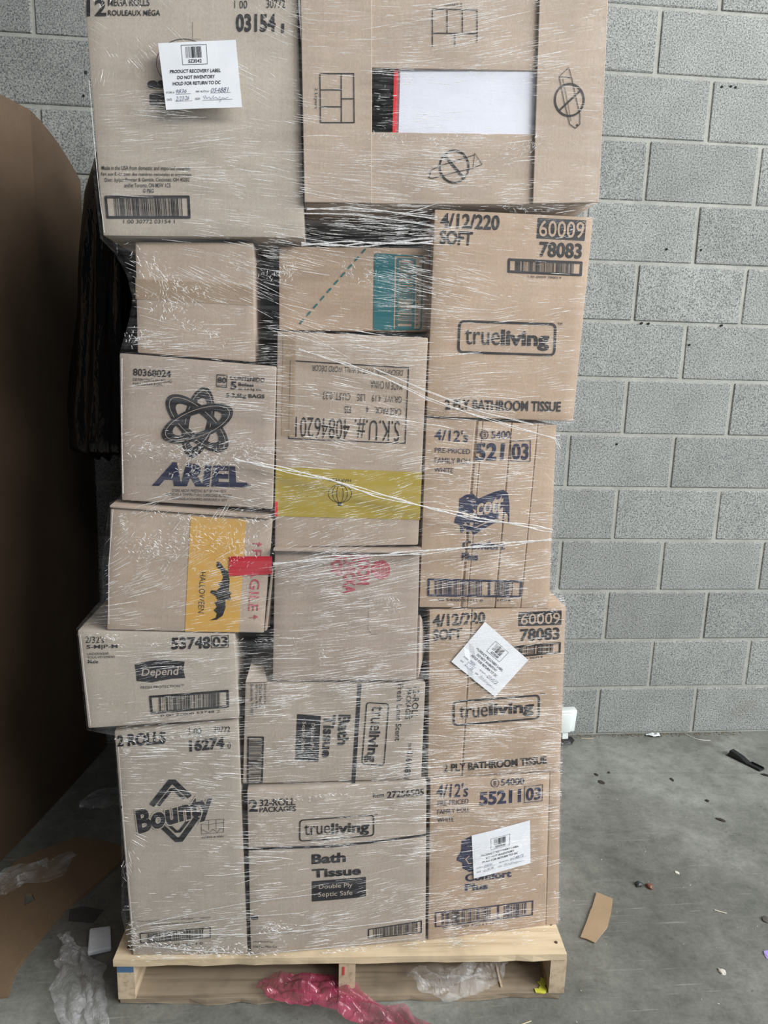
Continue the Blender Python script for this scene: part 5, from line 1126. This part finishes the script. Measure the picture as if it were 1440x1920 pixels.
# gathers and torn edges: short curling creases, their white painted in for glints
V = []; F_ = []
def crease_burst(cx, cz, w_, h_, ang, n):
    for _ in range(n):
        u, v = rf.gauss(0, .27), rf.gauss(0, .27); ca, sa = cos(radians(ang)), sin(radians(ang)); x = cx+u*w_*ca-v*h_*sa; z = cz+u*w_*sa+v*h_*ca
        a = radians(ang)+rf.gauss(0, .40); L_ = rf.uniform(.003, .011); k = 5; wd = rf.choice((.0003, .0004, .0006, .0008)); curl = rf.gauss(0, .16); b0 = len(V); ok = 0
        for i in range(k+1):
            zl, zr = fx(z)
            if not (zl+.001 < x < zr-.001) or z < .132: break
            t = i/k; r = wd*(.25+sin(pi*t)); V.extend([(x+sin(a)*r-OX, YF-.002-OY, z-cos(a)*r-OZ), (x-OX, YF-.002-r-rf.uniform(0, .0006)-OY, z-OZ), (x-sin(a)*r-OX, YF-.002-OY, z+cos(a)*r-OZ)]); ok += 1
            a += curl+rf.gauss(0, .12); x += cos(a)*L_/k; z += sin(a)*L_/k
        for i in range(ok-1): p = b0+3*i; F_.extend([(p, p+1, p+4, p+3), (p+1, p+2, p+5, p+4)])
for c in [(-1.497, 2.052, .06, .07, 60), (-1.455, 2.07, .05, .07, 40), (-1.40, 2.06, .07, .03, -10), (-1.0, 1.875-.03, .09, .018, -5), (-.785, 1.825, .075, .028, 25), (-.735, 1.845, .05, .02, 60), (-.90, 1.845, .10, .015, 8),
        (-1.185, 1.61, .03, .05, -60), (-1.07, 1.615, .04, .02, -60), (-1.03, 1.60, .05, .03, 40), (-1.215, 1.60, .02, .08, 80), (-1.42, 1.607, .09, .035, -35), (-1.37, 1.575, .11, .025, -25), (-1.40, 1.54, .05, .07, 60), (-1.36, 1.507, .13, .016, -20),
        (-1.45, 1.475, .03, .05, 80), (-1.42, 1.27, .14, .03, -3), (-1.33, 1.26, .14, .05, 4), (-1.25, 1.275, .09, .03, 8), (-1.34, 1.24, .12, .03, 10),
        (-1.44, 1.08, .12, .05, -3), (-1.36, 1.10, .15, .05, -4), (-1.27, 1.08, .09, .08, 70), (-1.40, 1.145, .20, .012, -3), (-1.25, 1.135, .08, .012, -2), (-1.50, 1.12, .012, .07, 5),
        (-1.36, .884, .30, .010, 2), (-1.54, .895, .07, .012, -3), (-1.47, .675, .12, .02, 0), (-1.36, .683, .11, .018, 4), (-1.52, .645, .02, .04, 10),
        (-1.43, .17, .17, .024, -10), (-1.34, .155, .14, .03, 2), (-1.46, .20, .12, .012, 14), (-1.25, .145, .12, .016, 2), (-1.52, .20, .02, .10, 4), (-1.22, .205, .10, .03, 5),
        (-1.05, .142, .22, .010, 5), (-1.19, .525, .13, .012, 1), (-1.08, .533, .13, .009, 1), (-.70, .165, .18, .008, 4), (-1.235, .735, .012, .03, 10), (-1.11, .93-.08, .03, .02, 60), (-.97, .965, .03, .04, 80), (-.64, .945, .07, .012, 20), (-.62, 1.72, .05, .012, 20), (-.745, 1.735, .10, .008, 0), (-.60, 2.06, .02, .10, 90)]:
    crease_burst(*c, int(12 + c[2]*c[3]*19000))
link('crinkled_film', mesh(V, F_), [FOLD[1]], fr, kind='stuff', label='crinkled gathers in the film, coloured white as glints')

# ------------------------------------------------------------------ tall board bin at the left
g = thing('bulk_bin', 'tall dark brown corrugated bulk bin at the left edge', 'bin', (-2.5, -.8, 0))
GB = [(-1.925, -.03), (-1.975, -.33), (-2.105, -1.02), (-2.35, -1.55), (-3.3, -1.60), (-3.5, -1.0), (-3.5, -.3), (-3.3, -.03)]
GT = [(-1.905, -.03, 2.01), (-1.900, -.43, 2.09), (-2.090, -1.00, 2.10), (-2.30, -1.50, 2.10), (-3.3, -1.55, 2.1), (-3.5, -1.0, 2.1), (-3.5, -.3, 2.1), (-3.3, -.03, 2.1)]
V = []; F_ = []; sub = 10; nv = 24; n = len(GB)*sub
for j in range(nv+1):
    t = j/nv
    for i in range(n):
        a, b, s_ = i//sub, (i//sub+1) % len(GB), (i % sub)/sub
        bx, by = lerp(GB[a][0], GB[b][0], s_), lerp(GB[a][1], GB[b][1], s_); tx, ty, tz = (lerp(GT[a][k], GT[b][k], s_) for k in range(3))
        if a == 0: tz += .018*sin(pi*s_)
        x, y, z = lerp(bx, tx, t), lerp(by, ty, t), tz*t; bl = .02*sin(pi*t)*sin(pi*s_)
        V.append((x + (bl if a < 2 else 0) + 2.5, y+.8, z))
for j in range(nv):
    for i in range(n): F_.append((j*n+i, j*n+(i+1) % n, (j+1)*n+(i+1) % n, (j+1)*n+i))
F_ += [tuple(range(n-1, -1, -1)), tuple(nv*n+i for i in range(n))]
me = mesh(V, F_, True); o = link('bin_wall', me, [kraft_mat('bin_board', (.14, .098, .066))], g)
try: me.set_sharp_from_angle(angle=radians(6))
except Exception: pass
V = []; F_ = []
rim = [(GT[a][0]*(1-s/6)+GT[(a+1) % 8][0]*s/6, GT[a][1]*(1-s/6)+GT[(a+1) % 8][1]*s/6, GT[a][2]*(1-s/6)+GT[(a+1) % 8][2]*s/6) for a in range(8) for s in range(6)]

# ------------------------------------------------------------------ floor litter
def ribbon(name, path, mat, label, cat, amp=.012, nu=60, nv=26, seed=0., closed=False, freq=26, parent_loc=None, floor_min=.0015):
    V = []; F_ = []; P_ = [Vector(p[:3]) for p in path]; W_ = [p[3] for p in path]; m = len(P_)-1; c0 = P_[0].copy(); c0.z = 0
    for i in range(nu+1):
        t = i/nu*m; k = min(int(t), m-1); f = t-k; f2 = f*f*(3-2*f); p = P_[k].lerp(P_[k+1], f); w_ = lerp(W_[k], W_[k+1], f2); d = (P_[k+1]-P_[k]).normalized(); side = d.cross(Vector((0, 0, 1))).normalized()
        for j in range(nv+1):
            v = j/nv*2-1; e = 1+.35*nz(t*1.7, v*1.5, seed)
            q = p + side*v*w_*e; along = t*.9; acr = v*w_/.03; r1 = nz(along+.3*acr, acr*1.5, seed); r2 = nz(along*6+acr, acr*2.2, seed+3)
            h = amp*(abs(r1)*1.9 + .28*abs(r2)) * (1-.45*v*v) + .1*amp
            inside = -1.575 < q.x < -.53 and q.y > -1.212 - .04*(q.x+1.05) - .012; q.z = max(.019 if inside else floor_min, q.z + h); q.x += amp*.3*r2; V.append(q-c0)
    for i in range(nu):
        for j in range(nv): a = i*(nv+1)+j; F_.append((a, a+1, a+nv+2, a+nv+1))
    o = link(name, mesh(V, F_), [mat], label=label, category=cat); o.location = c0; return o
ribbon('plastic_bag', [(-1.755, -.965, .01, .016), (-1.742, -.985, .015, .010), (-1.728, -1.01, .015, .014), (-1.705, -1.05, .016, .040), (-1.672, -1.115, .018, .055), (-1.635, -1.19, .018, .050), (-1.60, -1.26, .018, .040), (-1.58, -1.33, .012, .05)], BAGFILM, 'twisted clear plastic bag lying on the floor left of the pallet', 'plastic bag', .016, 90, 26, 1.3)
ribbon('pink_plastic_bag', [(-1.245, -1.150, .020, .020), (-1.19, -1.172, .026, .042), (-1.12, -1.185, .030, .046), (-1.055, -1.212, .034, .034), (-1.00, -1.240, .018, .032), (-.95, -1.275, .006, .058), (-.885, -1.335, .003, .075), (-.84, -1.40, .003, .08)], PINK, 'crumpled pink plastic bag spilling out from under the pallet', 'plastic bag', .020, 100, 30, 4.2)
ribbon('clear_plastic_wad', [(-.905, -1.155, .026, .012), (-.86, -1.165, .022, .035), (-.80, -1.17, .018, .050), (-.74, -1.165, .024, .044), (-.70, -1.155, .030, .030), (-.665, -1.14, .042, .014)], BAGFILM, 'grey clear plastic wad pushed under the right half of the pallet', 'plastic wad', .022, 70, 30, 7.7, floor_min=.018)
ribbon('clear_film_scrap', [(-2.03, -.84, .008, .03), (-1.995, -.79, .012, .045), (-1.955, -.745, .010, .045), (-1.88, -.72, .008, .050), (-1.84, -.65, .006, .02)], BAGFILM, 'crumpled clear film scrap on the loose board by the tall bin', 'film scrap', .016, 60, 24, 2.9, floor_min=.009)
ribbon('clear_film_scrap', [(-1.90, -.40, .004, .02), (-1.86, -.385, .008, .05), (-1.80, -.37, .008, .05), (-1.70, -.36, .004, .04), (-1.60, -.37, .004, .02)], BAGFILM, 'dark-lying clear film scrap deep in the gap behind the bin corner', 'film scrap', .014, 60, 24, 5.9)
ribbon('foil_scrap', [(.205, -.020, .001, .006), (.235, -.022, .004, .016), (.262, -.018, .002, .010)], (lambda t: (t.base((.62, .66, .68)), t.rough(.25, .8), t.m)[-1])(NT('crumpled_clear')), 'small crumpled clear scrap at the foot of the wall', 'scrap', .010, 16, 8, 6.1, freq=90)
BRD = kraft_mat('floor_board', (.20, .14, .088))
bd = thing('cardboard_sheet', 'dirty brown cardboard sheet flat on the floor at the lower left', 'cardboard', (-1.9, -.8, 0))
shp = [(-1.819, -1.134), (-1.826, -1.10), (-1.831, -1.065), (-1.822, -1.01), (-1.811, -.966), (-1.796, -.91), (-1.779, -.864), (-1.73, -.773), (-1.69, -.694), (-1.69, -.62), (-1.77, -.585), (-1.852, -.566), (-1.93, -.62), (-1.99, -.665), (-2.04, -.90), (-2.12, -1.15)]
hl = [(-1.898, -.849), (-1.876, -.83), (-1.895, -.806), (-1.912, -.809)]
for z0, z1, off, nm in ((.0005, .0028, 0, 'lower_ply'), (.0036, .006, .004, 'upper_ply')):
    link(nm, prism([(x+1.9-off, y+.8) for x, y in shp], z0, z1, [[(x+1.9, y+.8) for x, y in hl]]), [BRD], bd)
vs = []; fs = []
for i in range(len(shp[:9])-1):          # wavy flute between the plies along the cut edge
    a, b = shp[i], shp[i+1]
    for k in range(12):
        t0, t1 = k/12, (k+1)/12; z = (.0028, .0036) if k % 2 else (.0036, .0028); p = len(vs)
        for (t, zz) in ((t0, z[0]), (t1, z[1])): x, y = lerp(a[0], b[0], t)+1.9, lerp(a[1], b[1], t)+.8; vs += [(x-.003, y, zz-.0003), (x-.03, y, zz-.0003), (x-.003, y, zz+.0003), (x-.03, y, zz+.0003)]
        fs += [(p, p+4, p+6, p+2), (p+2, p+6, p+7, p+3), (p, p+1, p+5, p+4)]
link('flute', mesh(vs, fs), [BRD], bd)
st = thing('cardboard_strip', 'small clean brown cardboard strip on the floor right of the pallet', 'cardboard', (-.37, -.97, 0))
sp_ = [(-.334, -.879), (-.297, -.906), (-.322, -.955), (-.352, -1.005), (-.406, -1.055), (-.424, -1.041), (-.437, -1.035), (-.402, -.985), (-.376, -.945), (-.368, -.935)]
link('board_top', prism([(x+.37, y+.97) for x, y in sp_], .0042, .0058), [kraft_mat('clean_board', (.36, .26, .165))], st)
link('board_base', prism([((x+.37)*.97, (y+.97)*.97) for x, y in sp_], .0004, .002), [KR['tan']], st); link('flute', prism([((x+.37)*.93, (y+.97)*.93) for x, y in sp_], .002, .0042), [KR['dark']], st)
fo = bmesh.new(); fo.free()
FOAM = (lambda t: (t.base((.80, .86, .92)), t.rough(.6, .3), t.bump(t.noise(160, 3), .5, .003), t.m)[-1])(NT('white_foam'))
fp = [(-1.697, -.949), (-1.646, -.943), (-1.624, -1.014), (-1.677, -1.028)]
bm = hexa([(x+1.66, y+.98, .002) for x, y in (fp[3], fp[2], fp[1], fp[0])] + [(x+1.66, y+.98, .016) for x, y in (fp[3], fp[2], fp[1], fp[0])], .004, 2); fo = link('foam_pad', bm_mesh(bm, True), [FOAM], label='small square white foam pad on the floor left of the pallet', category='foam'); fo.location = (-1.66, -.98, 0)
BP = plain('black_plastic', (.012, .012, .013), .35, .5)
# black moulded bracket
br = thing('plastic_bracket', 'black moulded plastic bracket lying near the wall at right', 'bracket', (.50, -.225, 0)); br.rotation_euler = (0, 0, radians(-62))
link('bracket_base', box(-.065, .07, -.017, .017, 0, .004, .001), [BP], br)
bm = hexa([(-.06, -.014, .004), (.02, -.014, .004), (.02, .014, .004), (-.06, .014, .004), (-.055, -.012, .026), (-.01, -.012, .018), (-.01, .012, .018), (-.055, .012, .026)], .002); link('bracket_block', bm_mesh(bm), [BP], br)
link('bracket_rim', box(.02, .068, .012, .016, .004, .009, .001), [BP], br); link('bracket_rim', box(.02, .068, -.016, -.012, .004, .009, .001), [BP], br)
def chip(name, x, y, s, c, label, cat, sx=1.6, h=.5, rz=None, rough=.85):
    bm = bmesh.new(); bmesh.ops.create_icosphere(bm, subdivisions=2, radius=1)
    sd = x*31+y*17
    for v in bm.verts: v.co *= 1+.45*nz(v.co.x*1.7+sd, v.co.y*1.7, v.co.z*1.7)
    for v in bm.verts: v.co = Vector((v.co.x*s*sx, v.co.y*s, max(-.3, v.co.z)*s*h))
    o = link(name, bm_mesh(bm), [plain(name+'_m', c, rough)], label=label, category=cat); o.location = (x, y, s*h*.3+.0003); o.rotation_euler = (0, 0, rnd.uniform(0, pi) if rz is None else rz); return o
chip('dark_pebble', -.198, -.852, .010, (.035, .045, .045), 'dark grey pebble on the floor, left of a reddish one', 'pebble', 1.2, .8, .6, .4)
chip('reddish_pebble', -.171, -.862, .010, (.17, .075, .05), 'reddish brown pebble on the floor beside a dark one', 'pebble', 1.2, .8, 1.9, .4)
chip('dark_debris', .16, -.331, .0055, (.03, .028, .025), 'dark sliver of debris nearest the floor joint, mid right', 'debris', 2.2, .4)
chip('dark_debris', .221, -.464, .006, (.03, .028, .025), 'small round dark crumb on the open floor at right', 'debris', 1.2, .6)
chip('dark_leaf_bit', .21, -.57, .008, (.035, .030, .025), 'curled dark leaf fragment on the pale scuffed floor patch', 'leaf', 2.0, .4)
chip('dark_debris', -.106, -.337, .010, (.045, .035, .028), 'flat brown lump on the floor right of the stack by the joint', 'debris', 1.5, .25)
chip('dark_debris', -.107, -.289, .006, (.03, .026, .022), 'dark crumb just above the flat brown lump', 'debris', 1.4, .5)
chip('dark_debris', -.055, -.277, .005, (.03, .026, .022), 'dark crumb on the floor joint right of the lump', 'debris', 1.4, .5)
chip('dark_debris', .528, -.318, .008, (.02, .02, .02), 'black sliver at the right edge below the bracket', 'debris', 2.2, .3, 2.6)
chip('metal_cap', .094, -.999, .013, (.10, .09, .08), 'dull flattened metal cap at the right edge of the floor', 'cap', 1.0, .35)
chip('purple_scrap', .027, -1.112, .011, (.42, .32, .75), 'tiny purple scrap at the right edge of the floor', 'scrap', 1.3, .3)
chip('white_chip', -.061, -.808, .0055, (.72, .72, .66), 'small white chip above the two pebbles on the floor', 'chip', 1.4, .5)
chip('white_chip', -.122, -1.157, .008, (.55, .54, .48), 'pale chip on the floor at the lower right', 'chip', 1.3, .5)
def strand(name, pts, r, c, label, cat):
    V = []; F_ = []; P_ = [Vector(p) for p in pts]; n = len(P_)
    for i, p in enumerate(P_):
        d = (P_[min(i+1, n-1)]-P_[max(i-1, 0)]).normalized(); s_ = d.cross(Vector((0, 0, 1))).normalized()
        for j in range(5): a = 2*pi*j/5; V.append(p - P_[0] + s_*r*cos(a) + Vector((0, 0, r*sin(a)+r)))
    for i in range(n-1):
        for j in range(5): F_.append((i*5+j, i*5+(j+1) % 5, (i+1)*5+(j+1) % 5, (i+1)*5+j))
    o = link(name, mesh(V, F_, True), [plain(name+'_m', c, .6)], label=label, category=cat); o.location = P_[0]; return o
strand('white_string', [(.375, -.008, 0), (.385, -.03, 0), (.395, -.045, 0), (.405, -.055, 0), (.428, -.064, 0), (.452, -.066, 0)], .0016, (.62, .62, .56), 'thin white string curled at the foot of the wall', 'string')
strand('wood_splinter', [(-.03, -.958, 0), (-.003, -.972, 0)], .0016, (.60, .58, .50), 'pale matchstick-like splinter on the open floor', 'splinter')
strand('wood_splinter', [(-.07, -.030, 0), (-.02, -.033, 0)], .0014, (.50, .40, .26), 'thin wood splinter at the wall foot beside the white corner guard', 'splinter')
strand('wood_splinter', [(-.665, -1.272, 0), (-.633, -1.262, 0)], .0014, (.55, .47, .32), 'straw-coloured splinter just in front of the pallet', 'splinter')
YP = plain('yellow_plastic', (.62, .62, .08), .4)
yp = prism([(0, 0), (.02, -.004), (.03, .006), (.026, .016), (.034, .022), (.032, .036), (.024, .040), (.020, .030), (.012, .028), (.016, .018), (.010, .010), (0, .010)], 0, .0025)
o = link('yellow_clip', yp, [YP], label='small broken yellow plastic clip on the lower right pallet board', category='clip'); o.location = (-.607, -1.205, .0165)
# white corner guard with black foot at the wall
cg = thing('corner_guard', 'white plastic guard with a black foot against the wall right of the stack', 'guard', (-.16, -.03, 0))
GW = plain('white_plastic', (.70, .76, .75), .45)
bm = hexa([(-.02, -.02, .034), (.056, -.012, .036), (.056, .026, .036), (-.02, .026, .034), (-.02, -.02, .128), (.062, -.012, .130), (.062, .026, .130), (-.02, .026, .128)], .007, 3); link('guard_shell', bm_mesh(bm, True), [GW], cg)
bm = hexa([(-.02, -.032, .040), (.030, -.032, .044), (.036, -.012, .046), (-.02, -.012, .046), (-.02, -.032, .124), (.034, -.032, .124), (.040, -.012, .124), (-.02, -.012, .124)], .004, 2); link('guard_cover', bm_mesh(bm, True), [GW], cg)
bm = hexa([(0, -.030, .004), (.026, -.028, .012), (.026, -.010, .012), (0, -.010, .004), (0, -.028, .042), (.024, -.026, .042), (.024, -.010, .042), (0, -.010, .042)], .002); link('guard_leg', bm_mesh(bm), [GW], cg)
bm = hexa([(-.01, -.052, 0), (.036, -.046, 0), (.060, -.012, 0), (.0, -.012, 0), (0, -.046, .012), (.03, -.040, .014), (.044, -.014, .020), (.0, -.014, .020)], .002); link('guard_foot', bm_mesh(bm), [BP], cg, label='black rubber foot')
# thin dark patch on the floor near the foam
ms = link('dark_floor_patch', prism([(.01, .01), (.075, 0), (.09, .045), (.03, .06), (0, .05)], 0, .0012), [plain('dark_patch', (.06, .062, .06), .5, .3)], label='flat dark patch on the floor behind the foam pad', category='film scrap'); ms.location = (-1.775, -.915, .0002)
